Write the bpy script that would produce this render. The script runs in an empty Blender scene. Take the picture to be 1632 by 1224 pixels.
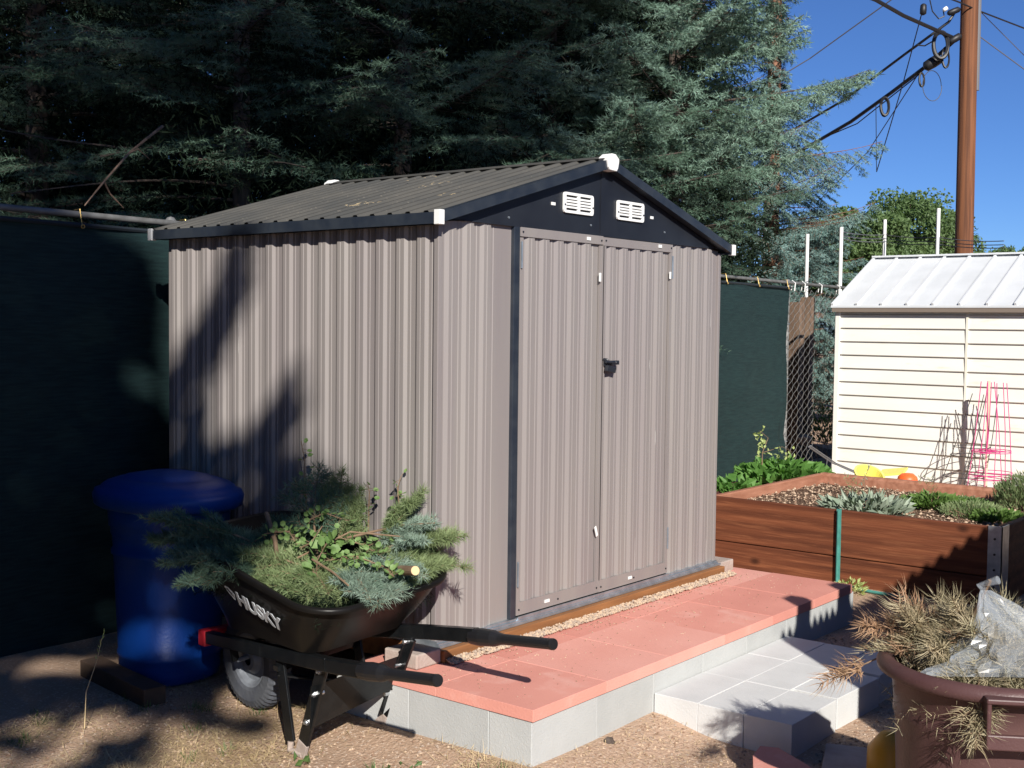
import bpy, bmesh, math, random
import numpy as np
from mathutils import Vector, Matrix
R = math.radians
rng = np.random.default_rng(7); random.seed(7)
S = bpy.context.scene
COL = S.collection
# ---------------------------------------------------------------- camera
cam_d = bpy.data.cameras.new('camera'); cam = bpy.data.objects.new('camera', cam_d); COL.objects.link(cam)
cam_d.sensor_width = 36; cam_d.lens = 1933.37/1632*36; cam_d.clip_start = 0.05; cam_d.clip_end = 1000
yaw, pit, rol = R(51.361), R(-2.8052), R(0.6701)
CAM = Vector((-3.5644, -3.2291, 1.2615))
Fv = Vector((math.sin(yaw)*math.cos(pit), math.cos(yaw)*math.cos(pit), math.sin(pit)))
Rv = Vector((math.cos(yaw), -math.sin(yaw), 0)); Uv = Rv.cross(Fv)
Rr = Rv*math.cos(rol)+Uv*math.sin(rol); Ur = Uv*math.cos(rol)-Rv*math.sin(rol)
cam.matrix_world = Matrix.Translation(CAM) @ Matrix((Rr, Ur, -Fv)).transposed().to_4x4()
S.camera = cam
# ---------------------------------------------------------------- sky and sun
SUN = Vector((0.641, 0.761, -0.574)).normalized()          # travel direction of the light
el = math.asin(-SUN.z); az = math.atan2(-SUN.x, -SUN.y)    # where the sun stands, clockwise from +Y
w = bpy.data.worlds.new('World'); S.world = w; w.use_nodes = True
nt = w.node_tree; nt.nodes.clear()
sk = nt.nodes.new('ShaderNodeTexSky'); sk.sky_type = 'NISHITA'; sk.sun_disc = False
sk.sun_elevation = el; sk.sun_rotation = az; sk.altitude = 2600; sk.air_density = 1.0; sk.dust_density = 0.0; sk.ozone_density = 6.0
bg = nt.nodes.new('ShaderNodeBackground'); bg.inputs['Strength'].default_value = 0.053
out = nt.nodes.new('ShaderNodeOutputWorld')
tint = nt.nodes.new('ShaderNodeMix'); tint.data_type = 'RGBA'; tint.blend_type = 'MULTIPLY'; tint.inputs[0].default_value = 1; tint.inputs[7].default_value = (.86, 1.06, 1.38, 1)
nt.links.new(sk.outputs[0], tint.inputs[6]); nt.links.new(tint.outputs[2], bg.inputs[0]); nt.links.new(bg.outputs[0], out.inputs[0])
sl = bpy.data.lights.new('sun', 'SUN'); sl.energy = 5.0; sl.angle = R(0.53); sl.color = (1.0, 0.95, 0.87)
so = bpy.data.objects.new('sun', sl); COL.objects.link(so); so.location = (-8, -9, 12)
so.rotation_euler = SUN.to_track_quat('-Z', 'Y').to_euler()
S.view_settings.view_transform = 'Standard'; S.view_settings.look = 'None'
S.view_settings.exposure = 0.5; S.view_settings.gamma = 1
# ---------------------------------------------------------------- materials
def mat(name, c, rough=.6, c2=None, scale=8, stretch=(1,1,1), lo=.35, hi=.65, bump=0, bscale=60, metal=0, spec=.5,
        c3=None, scale3=40, lo3=.5, hi3=.7, detail=4, bstretch=None, coat=0):
    m = bpy.data.materials.new(name); m.use_nodes = True; n = m.node_tree; L = n.links
    b = n.nodes['Principled BSDF']; b.inputs['Roughness'].default_value = rough; b.inputs['Metallic'].default_value = metal
    b.inputs['Specular IOR Level'].default_value = spec; b.inputs['Base Color'].default_value = (*c, 1)
    b.inputs['Coat Weight'].default_value = coat
    tc = n.nodes.new('ShaderNodeTexCoord')
    def noise(sc, st):
        mp = n.nodes.new('ShaderNodeMapping'); mp.inputs['Scale'].default_value = st; L.new(tc.outputs['Object'], mp.inputs[0])
        t = n.nodes.new('ShaderNodeTexNoise'); t.inputs['Scale'].default_value = sc; t.inputs['Detail'].default_value = detail
        L.new(mp.outputs[0], t.inputs['Vector']); return t
    def ramp(t, lo, hi):
        r = n.nodes.new('ShaderNodeMapRange'); r.inputs[1].default_value = lo; r.inputs[2].default_value = hi; L.new(t.outputs[0], r.inputs[0]); return r
    last = None
    if c2:
        mx = n.nodes.new('ShaderNodeMix'); mx.data_type = 'RGBA'; mx.inputs[6].default_value = (*c, 1); mx.inputs[7].default_value = (*c2, 1)
        L.new(ramp(noise(scale, stretch), lo, hi).outputs[0], mx.inputs[0]); last = mx.outputs[2]
    if c3:
        mx = n.nodes.new('ShaderNodeMix'); mx.data_type = 'RGBA'; mx.inputs[7].default_value = (*c3, 1)
        if last: L.new(last, mx.inputs[6])
        else: mx.inputs[6].default_value = (*c, 1)
        L.new(ramp(noise(scale3, stretch), lo3, hi3).outputs[0], mx.inputs[0]); last = mx.outputs[2]
    if last: L.new(last, b.inputs['Base Color'])
    if bump:
        t = noise(bscale, bstretch or stretch); bp = n.nodes.new('ShaderNodeBump'); bp.inputs['Strength'].default_value = bump
        bp.inputs['Distance'].default_value = .01; L.new(t.outputs[0], bp.inputs['Height']); L.new(bp.outputs[0], b.inputs['Normal'])
    return m
def foliage(name, c, c2, rough=.55, scale=3, trans=0.15, spec=.35):
    m = mat(name, c, rough, c2, scale=scale, lo=.3, hi=.7, spec=spec)
    n = m.node_tree; L = n.links; b = n.nodes['Principled BSDF']; o = n.nodes['Material Output']
    if trans:
        tr = n.nodes.new('ShaderNodeBsdfTranslucent'); tr.inputs[0].default_value = (c2[0]*1.3, c2[1]*1.6, c2[2]*.8, 1)
        ms = n.nodes.new('ShaderNodeMixShader'); ms.inputs[0].default_value = trans
        L.new(b.outputs[0], ms.inputs[1]); L.new(tr.outputs[0], ms.inputs[2]); L.new(ms.outputs[0], o.inputs[0])
    return m
TA = (.248, .226, .214)
M = {}
M['taupe'] = mat('painted_taupe_steel', TA, .42, (.222, .197, .194), scale=2.2, stretch=(3, 3, .25), bump=.05, bscale=25, spec=.4)
M['scuff'] = mat('scuffed_taupe_edge', TA, .4, (.75, .74, .7), scale=9, stretch=(5, 5, .35), lo=.66, hi=.71)
M['black_paint'] = mat('black_painted_steel', (.012, .014, .02), .38, (.018, .021, .028), scale=6, spec=.45)
M['black_trim'] = mat('dark_blue_black_trim', (.018, .024, .036), .33, (.03, .037, .048), scale=14, spec=.5)
M['roof'] = mat('charcoal_roof_steel', (.062, .062, .058), .5, (.088, .084, .074), scale=3, c3=(.13, .12, .1), scale3=70, lo3=.62, hi3=.75, spec=.3)
M['white_plastic'] = mat('white_plastic', (.78, .78, .76), .45)
M['galv'] = mat('galvanised_steel', (.42, .47, .52), .35, (.3, .34, .38), scale=20, metal=.7)
M['frame_wood'] = mat('stained_timber', (.30, .13, .045), .7, (.2, .085, .03), scale=5, stretch=(.5, 6, 6), bump=.2)
M['red'] = mat('red_concrete', (.60, .255, .205), .85, (.68, .31, .25), scale=2.1, lo=.3, hi=.7, bump=.18, bscale=130, c3=(.70, .38, .32), scale3=9, lo3=.55, hi3=.8, spec=.2)
M['red2'] = mat('red_concrete_deep', (.56, .23, .185), .85, (.64, .28, .225), scale=3, lo=.3, hi=.7, bump=.18, bscale=130, spec=.2)
M['red3'] = mat('red_concrete_pale', (.64, .29, .235), .85, (.70, .35, .29), scale=2.5, lo=.3, hi=.7, bump=.18, bscale=130, spec=.2)
M['block'] = mat('grey_concrete', (.42, .43, .425), .9, (.37, .38, .375), scale=6, lo=.35, hi=.75, bump=.22, bscale=170, c3=(.40, .40, .39), scale3=190, lo3=.62, hi3=.75, spec=.15)
M['block2'] = mat('grey_concrete_pale', (.46, .47, .465), .9, (.41, .42, .415), scale=5, lo=.35, hi=.75, bump=.22, bscale=170, c3=(.44, .44, .43), scale3=190, lo3=.62, hi3=.75, spec=.15)
M['step'] = mat('pale_step_concrete', (.60, .605, .60), .9, (.54, .545, .54), scale=6, lo=.35, hi=.75, bump=.2, bscale=170, c3=(.52, .52, .52), scale3=190, lo3=.62, hi3=.75, spec=.15)
M['stone'] = mat('weathered_block', (.42, .35, .31), .9, (.34, .27, .23), scale=12, bump=.3)
M['ground'] = mat('decomposed_granite', (.46, .32, .23), .95, (.35, .24, .165), scale=1.6, lo=.35, hi=.65, bump=.9, bscale=70, c3=(.56, .44, .34), scale3=85, lo3=.55, hi3=.68, spec=.1, detail=6)
M['peb1'] = mat('tan_pebble', (.50, .37, .26), .9); M['peb2'] = mat('grey_pebble', (.36, .28, .22), .9); M['peb3'] = mat('brown_pebble', (.24, .15, .10), .9)
M['straw'] = mat('straw', (.66, .52, .29), .8, (.44, .32, .17), scale=3)
M['weed'] = foliage('weed_green', (.06, .11, .03), (.10, .17, .05))
M['tray'] = mat('black_poly_tray', (.006, .0055, .0055), .34, (.010, .009, .008), scale=5, c3=(.03, .025, .022), scale3=60, lo3=.70, hi3=.8, spec=.16)
M['black_steel'] = mat('black_steel_tube', (.005, .006, .007), .27, (.009, .010, .011), scale=18, spec=.4)
M['grip'] = mat('black_grip', (.012, .012, .014), .45)
M['rubber'] = mat('tyre_rubber', (.055, .06, .075), .75, (.085, .09, .10), scale=12, bump=.3)
M['rim'] = mat('grey_rim', (.20, .22, .25), .5, (.13, .14, .16), scale=18)
M['redplastic'] = mat('red_bracket', (.5, .02, .035), .4)
M['bolt'] = mat('zinc_bolt', (.6, .62, .64), .3, metal=.9)
M['letters'] = mat('pale_grey_print', (.42, .44, .47), .5)
M['blue'] = mat('blue_hdpe', (.002, .036, .21), .42, (.004, .045, .25), scale=4, bump=.1, bscale=90, spec=.4)
M['screen'] = mat('green_privacy_cloth', (.006, .019, .021), .8, (.011, .031, .032), scale=30, stretch=(.3, 1, 3), bump=.3, bscale=300, c3=(.05, .085, .085), scale3=240, lo3=.7, hi3=.76, spec=.25)
M['screen_hem'] = mat('dark_hem', (.008, .014, .02), .8)
M['fence_steel'] = mat('dull_galvanised', (.30, .30, .29), .5, (.2, .2, .195), scale=16, metal=.45)
M['rail_steel'] = mat('weathered_rail', (.17, .17, .165), .6, (.11, .11, .105), scale=16, metal=.2)
M['brass'] = mat('brass_eyelet', (.6, .42, .15), .35, metal=.8)
M['siding'] = mat('cream_siding', (.80, .785, .72), .5, (.74, .73, .67), scale=2, stretch=(1, .6, 3), c3=(.66, .62, .50), scale3=5, lo3=.62, hi3=.8, spec=.3)
M['siding_stain'] = mat('stained_seam', (.72, .68, .56), .6, (.78, .76, .68), scale=7)
M['siding_trim'] = mat('cream_trim', (.80, .78, .72), .5)
M['white_roof'] = mat('white_roof_steel', (.66, .68, .70), .4, (.60, .62, .64), scale=4, spec=.4)
M['eave'] = mat('brown_eave', (.20, .16, .13), .6); M['lap'] = mat('painted_lap_shadow', (.30, .265, .22), .7)
M['redwood'] = mat('redwood_board', (.19, .060, .027), .72, (.075, .022, .011), scale=2.6, stretch=(6, .55, 9), lo=.32, hi=.7, bump=.35, bscale=9, bstretch=(8, .6, 14), c3=(.27, .10, .045), scale3=7, lo3=.52, hi3=.75, spec=.25, detail=7)
M['redwood2'] = mat('pale_board_top', (.42, .20, .13), .85, (.30, .13, .08), scale=4, stretch=(.8, 6, 6), bump=.25, spec=.15)
M['stake'] = mat('green_steel_stake', (.08, .30, .26), .5, (.06, .22, .19), scale=20)
M['soil'] = mat('garden_mulch', (.14, .088, .058), .95, (.10, .06, .04), scale=20, c3=(.42, .33, .24), scale3=110, lo3=.6, hi3=.7, bump=1, bscale=60, spec=.1)
M['can'] = mat('maroon_brown_plastic', (.078, .036, .036), .45, (.105, .055, .052), scale=3.5, bump=.12, bscale=140, spec=.35, c3=(.17, .1, .085), scale3=60, lo3=.68, hi3=.8)
M['deadneedle'] = foliage('dead_needles', (.42, .33, .21), (.29, .27, .17), trans=.1, scale=9)
M['deadneedle2'] = foliage('dead_needles_rust', (.40, .22, .13), (.38, .27, .17), trans=.1, scale=9)
M['twig'] = mat('brown_twig', (.16, .10, .06), .85, (.24, .16, .10), scale=20)
M['cutwood'] = mat('cut_wood', (.70, .48, .26), .8)
M['bluefir'] = foliage('blue_green_needles', (.15, .22, .165), (.27, .35, .285), scale=6, trans=.1)
M['greenfir'] = foliage('green_needles', (.125, .175, .075), (.24, .30, .14), scale=6, trans=.12)
M['leaf'] = foliage('fresh_leaf', (.11, .20, .06), (.22, .33, .12), scale=12, trans=.3)
M['darkfir'] = foliage('dark_fir', (.045, .090, .058), (.145, .225, .16), .65, scale=2.5, trans=.04, spec=.12)
M['palefir'] = foliage('grey_green_fir', (.115, .20, .145), (.26, .37, .295), .65, scale=2.2, trans=.05, spec=.12)
M['spruce'] = foliage('blue_spruce', (.11, .195, .175), (.245, .365, .345), .65, scale=2.0, trans=.05, spec=.12)
M['inner'] = foliage('shaded_inner_fir', (.008, .014, .009), (.020, .032, .019), .8, scale=2, trans=0, spec=.03)  # near-black copy of fir needles: shade deep inside foliage put into the colour
M['bark'] = mat('grey_brown_bark', (.11, .085, .07), .95, (.055, .04, .032), scale=9, stretch=(3, 3, .7), bump=.8, bscale=14, bstretch=(4, 4, .8))
M['bark_red'] = mat('reddish_bark', (.30, .15, .09), .95, (.18, .09, .06), scale=9, stretch=(3, 3, .6), bump=.8, bscale=14)
M['elm'] = foliage('broadleaf', (.07, .125, .045), (.135, .20, .075), scale=.8, trans=.25)
M['pole'] = mat('creosote_pole', (.20, .075, .030), .85, (.10, .036, .015), scale=3, stretch=(7, 7, .25), lo=.4, hi=.65, bump=.4, bscale=9, bstretch=(7, 7, .2), c3=(.04, .022, .016), scale3=5, lo3=.62, hi3=.7)
M['cable'] = mat('black_cable', (.012, .012, .014), .5)
M['greycable'] = mat('grey_wire', (.13, .13, .14), .5)
M['glassy'] = mat('porcelain', (.8, .8, .8), .15)
M['white_post'] = mat('white_post', (.78, .78, .76), .5); M['rust'] = mat('rust_edge', (.32, .12, .06), .8)
M['pink'] = mat('pink_coated_wire', (.60, .05, .22), .45)
M['wire'] = mat('dark_wire', (.05, .045, .045), .5)
M['yellow'] = mat('yellow_plastic', (.75, .68, .16), .5); M['orange'] = mat('orange_plastic', (.85, .13, .03), .45)
M['amber'] = mat('yellow_tool_plastic', (.62, .32, .02), .45)
M['maroon'] = mat('maroon_planter', (.12, .035, .035), .6)
M['darkwood'] = mat('dark_board', (.10, .06, .04), .9, (.06, .038, .026), scale=6, bump=.3)  # board brown darkened so the offcut stands out less
M['greypost'] = mat('split_brown_post', (.21, .14, .095), .9, (.12, .075, .05), scale=4, stretch=(4, 4, .5), bump=.4)
M['oldwood'] = mat('old_board', (.20, .13, .09), .9, (.12, .075, .05), scale=4, stretch=(4, 4, .5), bump=.4)
M['bleached'] = mat('bleached_stake', (.62, .52, .38), .8)
M['sage'] = foliage('sage_leaf', (.20, .26, .19), (.33, .38, .30), scale=10, trans=.1)
M['herb'] = foliage('herb_leaf', (.07, .13, .03), (.13, .22, .05), scale=10, trans=.2)
M['berry'] = foliage('strawberry_leaf', (.07, .17, .035), (.13, .27, .06), scale=10, trans=.25)
M['lime'] = foliage('lime_leaf', (.35, .42, .14), (.50, .55, .25), scale=10, trans=.3)
M['picket'] = mat('brown_fence_board', (.22, .13, .08), .85, (.15, .085, .05), scale=4, stretch=(4, 4, .5))
def grain(m, dark, light, sc=5.5, dist=5.5):
    n = m.node_tree; L = n.links; b = n.nodes['Principled BSDF']; src = b.inputs['Base Color'].links[0].from_socket
    tc = n.nodes.new('ShaderNodeTexCoord'); mp = n.nodes.new('ShaderNodeMapping'); mp.inputs['Scale'].default_value = (1, .16, 1.0); L.new(tc.outputs['Object'], mp.inputs[0])
    wv = n.nodes.new('ShaderNodeTexWave'); wv.wave_type = 'BANDS'; wv.bands_direction = 'Z'; wv.inputs['Scale'].default_value = sc; wv.inputs['Distortion'].default_value = dist; wv.inputs['Detail'].default_value = 3; wv.inputs['Detail Scale'].default_value = 1.6; wv.inputs['Detail Roughness'].default_value = .55; L.new(mp.outputs[0], wv.inputs[0])
    mr = n.nodes.new('ShaderNodeMapRange'); mr.inputs[1].default_value = .15; mr.inputs[2].default_value = .85; L.new(wv.outputs[0], mr.inputs[0])
    mx = n.nodes.new('ShaderNodeMix'); mx.data_type = 'RGBA'; mx.inputs[6].default_value = (*dark, 1); mx.inputs[7].default_value = (*light, 1); L.new(mr.outputs[0], mx.inputs[0])
    m2 = n.nodes.new('ShaderNodeMix'); m2.data_type = 'RGBA'; m2.inputs[0].default_value = .38; L.new(src, m2.inputs[6]); L.new(mx.outputs[2], m2.inputs[7])
    vo = n.nodes.new('ShaderNodeTexVoronoi'); vo.inputs['Scale'].default_value = 3.2; mq = n.nodes.new('ShaderNodeMapping'); mq.inputs['Scale'].default_value = (1, .8, 1.3); L.new(tc.outputs['Object'], mq.inputs[0]); L.new(mq.outputs[0], vo.inputs['Vector'])
    kr = n.nodes.new('ShaderNodeMapRange'); kr.inputs[1].default_value = .05; kr.inputs[2].default_value = .13; L.new(vo.outputs['Distance'], kr.inputs[0])
    m3 = n.nodes.new('ShaderNodeMix'); m3.data_type = 'RGBA'; m3.inputs[6].default_value = (dark[0]*.5, dark[1]*.5, dark[2]*.5, 1); L.new(kr.outputs[0], m3.inputs[0]); L.new(m2.outputs[2], m3.inputs[7]); L.new(m3.outputs[2], b.inputs['Base Color'])
grain(M['redwood'], (.11, .034, .016), (.215, .070, .031), 4.2, 3.2)
bagm = bpy.data.materials.new('clear_film'); bagm.use_nodes = True
_n = bagm.node_tree; _b = _n.nodes['Principled BSDF']; _b.inputs['Base Color'].default_value = (.62, .68, .74, 1); _b.inputs['Roughness'].default_value = .13
_b.inputs['Alpha'].default_value = .22; _b.inputs['Specular IOR Level'].default_value = 1.0; _b.inputs['Coat Weight'].default_value = 1.0; _b.inputs['Coat Roughness'].default_value = .05
M['film'] = bagm
# ---------------------------------------------------------------- mesh builder
class G:
    def __init__(s): s.v = []; s.f = []; s.mi = []; s.T = []; s.n = 0; s.sm = False
    def add(s, vs, fs, mi=0):
        o = s.n; s.v.extend([tuple(a) for a in vs]); s.n += len(vs)
        for f in fs: s.f.append(tuple(i+o for i in f)); s.mi.append(mi)
    def tris(s, A):                       # (N,3,3) numpy triangles
        if len(A): s.T.append(np.asarray(A, np.float32))
    def box(s, x0, x1, y0, y1, z0, z1, mi=0):
        v = [(x, y, z) for z in (z0, z1) for y in (y0, y1) for x in (x0, x1)]
        s.add(v, [(0, 2, 3, 1), (4, 5, 7, 6), (0, 1, 5, 4), (2, 6, 7, 3), (0, 4, 6, 2), (1, 3, 7, 5)], mi)
    def obox(s, c, ax, ay, az, mi=0):     # oriented box, half axes
        c, ax, ay, az = map(Vector, (c, ax, ay, az))
        v = [c+ax*i+ay*j+az*k for k in (-1, 1) for j in (-1, 1) for i in (-1, 1)]
        s.add(v, [(0, 2, 3, 1), (4, 5, 7, 6), (0, 1, 5, 4), (2, 6, 7, 3), (0, 4, 6, 2), (1, 3, 7, 5)], mi)
    def bar(s, a, b, wd, ht, up=(0, 0, 1), mi=0):
        a, b = Vector(a), Vector(b); d = (b-a); L = d.length; d.normalize()
        sd = d.cross(Vector(up)).normalized(); u = sd.cross(d)
        s.obox((a+b)/2, d*L/2, sd*wd/2, u*ht/2, mi)
    def tube(s, path, r, n=6, cap=True, mi=0):
        P = [Vector(p) for p in path]; rr = r if hasattr(r, '__len__') else [r]*len(P)
        o = s.n; prev = None; vs = []
        for i, p in enumerate(P):
            d = (P[min(i+1, len(P)-1)]-P[max(i-1, 0)]).normalized()
            if prev is None:
                a = Vector((0, 0, 1)) if abs(d.z) < .9 else Vector((1, 0, 0)); x = d.cross(a).normalized()
            else: x = (prev-d*prev.dot(d)).normalized()
            prev = x; y = d.cross(x)
            vs += [p+(x*math.cos(2*math.pi*k/n)+y*math.sin(2*math.pi*k/n))*rr[i] for k in range(n)]
        fs = []
        for i in range(len(P)-1):
            for k in range(n):
                k2 = (k+1) % n; fs.append((i*n+k, i*n+k2, (i+1)*n+k2, (i+1)*n+k))
        if cap: fs.append(tuple(range(n))[::-1]); fs.append(tuple(range((len(P)-1)*n, len(P)*n)))
        s.add(vs, fs, mi)
    def cyl(s, a, b, r, n=12, r2=None, mi=0): s.tube([a, b], [r, r if r2 is None else r2], n, True, mi)
    def ring(s, c, r, tr, n=28, axis=2, m=6, ry=None, mi=0):
        c = Vector(c); pts = []
        for k in range(n+1):
            a = 2*math.pi*k/n; q = [0, 0, 0]; i, j = [(1, 2), (2, 0), (0, 1)][axis]
            q[i] = r*math.cos(a); q[j] = (ry or r)*math.sin(a); pts.append(c+Vector(q))
        s.tube(pts, tr, m, False, mi)
    def lathe(s, c, prof, n=40, mi=0, sx=1, sy=1):
        c = Vector(c); vs = []
        for r, z in prof: vs += [c+Vector((r*sx*math.cos(2*math.pi*k/n), r*sy*math.sin(2*math.pi*k/n), z)) for k in range(n)]
        fs = [(i*n+k, i*n+(k+1) % n, (i+1)*n+(k+1) % n, (i+1)*n+k) for i in range(len(prof)-1) for k in range(n)]
        s.add(vs, fs, mi)
    def prism(s, poly, axis, a, b, mi=0):   # polygon in the other two axes, extruded from a to b
        n = len(poly); i, j = [(1, 2), (0, 2), (0, 1)][axis]; vs = []
        for t in (a, b):
            for p in poly:
                q = [0, 0, 0]; q[axis] = t; q[i] = p[0]; q[j] = p[1]; vs.append(tuple(q))
        s.add(vs, [tuple(range(n)), tuple(range(n, 2*n))[::-1]]+[(k, k+n, (k+1) % n+n, (k+1) % n) for k in range(n)], mi)
    def make(s, name, mats, parent=None, loc=(0, 0, 0), smooth=False, bevel=0, fix=True):
        if not isinstance(mats, (list, tuple)): mats = [mats]
        me = bpy.data.meshes.new(name); loc = Vector(loc)
        if s.T and not s.f:
            A = np.concatenate(s.T).reshape(-1, 3)-np.array(loc, np.float32); nv = len(A)
            me.vertices.add(nv); me.vertices.foreach_set('co', A.ravel()); me.loops.add(nv)
            me.loops.foreach_set('vertex_index', np.arange(nv, dtype=np.int32)); me.polygons.add(nv//3)
            me.polygons.foreach_set('loop_start', np.arange(0, nv, 3, dtype=np.int32))
            me.polygons.foreach_set('loop_total', np.full(nv//3, 3, np.int32)); me.update(calc_edges=True)
        else:
            vs = [tuple(Vector(v)-loc) for v in s.v]; fs = list(s.f); mi = list(s.mi)
            if s.T:
                A = np.concatenate(s.T).reshape(-1, 3)-np.array(loc, np.float32); o = len(vs)
                vs += [tuple(a) for a in A.tolist()]; k = len(A)//3
                fs += [(o+3*i, o+3*i+1, o+3*i+2) for i in range(k)]; mi += [len(mats)-1]*k
            me.from_pydata(vs, [], fs)
            if len(mats) > 1: me.polygons.foreach_set('material_index', mi)
            if fix and not s.T:
                bm = bmesh.new(); bm.from_mesh(me); bmesh.ops.recalc_face_normals(bm, faces=bm.faces); bm.to_mesh(me); bm.free()
            me.update()
        for m in mats: me.materials.append(M[m] if isinstance(m, str) else m)
        if smooth: me.polygons.foreach_set('use_smooth', [True]*len(me.polygons))
        o = bpy.data.objects.new(name, me); COL.objects.link(o)
        if parent: o.parent = parent
        else: o.location = loc
        if bevel:
            bv = o.modifiers.new('b', 'BEVEL'); bv.width = bevel; bv.segments = 2; bv.limit_method = 'ANGLE'
        return o
def thing(name, label, cat, loc=(0, 0, 0), group=None, kind=None):
    o = bpy.data.objects.new(name, None); COL.objects.link(o); o.location = loc; o.empty_display_size = .1
    return tag(o, label, cat, group, kind)
def tag(o, label, cat, group=None, kind=None):
    o['label'] = label; o['category'] = cat
    if group: o['group'] = group
    if kind: o['kind'] = kind
    return o
SPLIT = {'corner_trim', 'clip', 'screw', 'rail_tie', 'axle_bracket', 'tray_support', 'bolt', 'eyelet', 'post_band', 'hinge'}
def pieces(g):
    par = list(range(g.n))
    def fd(a):
        while par[a] != a: par[a] = par[par[a]]; a = par[a]
        return a
    for f in g.f:
        for b in f[1:]: par[fd(b)] = fd(f[0])
    D = {}
    for f, m in zip(g.f, g.mi): D.setdefault(fd(f[0]), []).append((f, m))
    for fs in D.values():
        h = G(); ids = sorted({i for f, _ in fs for i in f}); mp = {a: b for b, a in enumerate(ids)}; h.v = [g.v[i] for i in ids]; h.n = len(ids)
        h.f = [tuple(mp[i] for i in f) for f, _ in fs]; h.mi = [m for _, m in fs]; yield h
def kid(g, name, mats, root, **k):      # geometry in world coordinates, child of a thing
    if name in SPLIT and name != 'hinge':
        for h in list(pieces(g)): o = kid_(h, name, mats, root, **k)
        return o
    return kid_(g, name, mats, root, **k)
def kid_(g, name, mats, root, **k):
    top = root
    while top.parent: top = top.parent
    return g.make(name, mats, root, loc=top.location, **k)
def struct(o): o['kind'] = 'structure'; return o
def unit(a): return a/np.maximum(np.linalg.norm(a, axis=-1, keepdims=True), 1e-9)
def needles(P0, P1, n, ln, wd, ang=55, flat=0., curve=0., lift=0.):
    """n needles on each segment P0->P1"""
    P0 = np.repeat(np.asarray(P0, float), n, 0); P1 = np.repeat(np.asarray(P1, float), n, 0); N = len(P0)
    t = rng.random((N, 1)); ax = unit(P1-P0); q = rng.normal(size=(N, 3)); q[:, 2] *= (1-flat); q -= ax*(q*ax).sum(1, keepdims=True); q = unit(q)
    q[:, 2] += lift; q = unit(q)
    a = np.radians(ang+rng.normal(0, 12, (N, 1))); d = unit(ax*np.cos(a)+q*np.sin(a)); L = ln*(.65+.6*rng.random((N, 1)))
    b = P0+(P1-P0)*t; sd = unit(np.cross(d, rng.normal(size=(N, 3))))*wd/2
    if curve:
        mid = b+d*L*.55; tip = b+d*L+ax*L*curve
        return np.concatenate([np.stack([b-sd, b+sd, mid+sd*.8], 1), np.stack([mid-sd*.8, mid+sd*.8, tip], 1), np.stack([b-sd, mid+sd*.8, mid-sd*.8], 1)])
    return np.stack([b-sd, b+sd, b+d*L], 1)
def stems(P0, P1, r):                   # thin three-sided stems as triangles
    P0 = np.asarray(P0, float); P1 = np.asarray(P1, float); ax = unit(P1-P0); x = unit(np.cross(ax, [.3, .2, 1.])); y = np.cross(ax, x); o = []
    for k in range(3):
        a, b = 2*math.pi*k/3, 2*math.pi*(k+1)/3
        u, v = (x*math.cos(a)+y*math.sin(a))*r, (x*math.cos(b)+y*math.sin(b))*r
        o += [np.stack([P0+u, P0+v, P1+v*.7], 1), np.stack([P0+u, P1+v*.7, P1+u*.7], 1)]
    return np.concatenate(o)
def leaves(C, D, ln, wd, fold=.25):     # kite shaped leaves at points C pointing along D
    C = np.asarray(C, float); D = unit(np.asarray(D, float)); N = len(C); s = unit(np.cross(D, rng.normal(size=(N, 3)))); nn = np.cross(D, s)
    L = ln*(.7+.6*rng.random((N, 1))); W = wd*(.7+.6*rng.random((N, 1)))
    t = C+D*L; m = C+D*L*.45; a = m+s*W/2+nn*W*fold; b = m-s*W/2+nn*W*fold
    return np.concatenate([np.stack([C, a, t], 1), np.stack([C, t, b], 1)])
# ================================================================ GROUND
def hsh(x, y):
    return (math.sin(x*1.7+y*.9)+math.sin(x*.8-y*2.1+1)+.5*math.sin(x*4.1+y*3.3)+.35*math.sin(x*7.7-y*6.1))/3
def gz(x, y):
    z = -.335+.012*hsh(x, y)
    d = math.hypot(max(-.25-x, 0, x-2.6), max(-.7-y, 0, y-.3)); z += .045*math.exp(-d*d/.03)
    return z
def axis_pts(a, b, st, far):
    p = list(np.arange(a, b+st/2, st)); g = st
    lo, hi = a, b
    while hi < far: g *= 1.25; lo -= g; hi += g; p = [lo]+p+[hi]
    return p
xs = axis_pts(-3, 3.2, .04, 160); ys = axis_pts(-3, 2.4, .04, 160)
g = G(); nx = len(xs)
vs = [(x, y, gz(x, y)) for y in ys for x in xs]
g.add(vs, [(j*nx+i, j*nx+i+1, (j+1)*nx+i+1, (j+1)*nx+i) for j in range(len(ys)-1) for i in range(nx-1)])
struct(g.make('ground', 'ground', smooth=True, fix=False))
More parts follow.
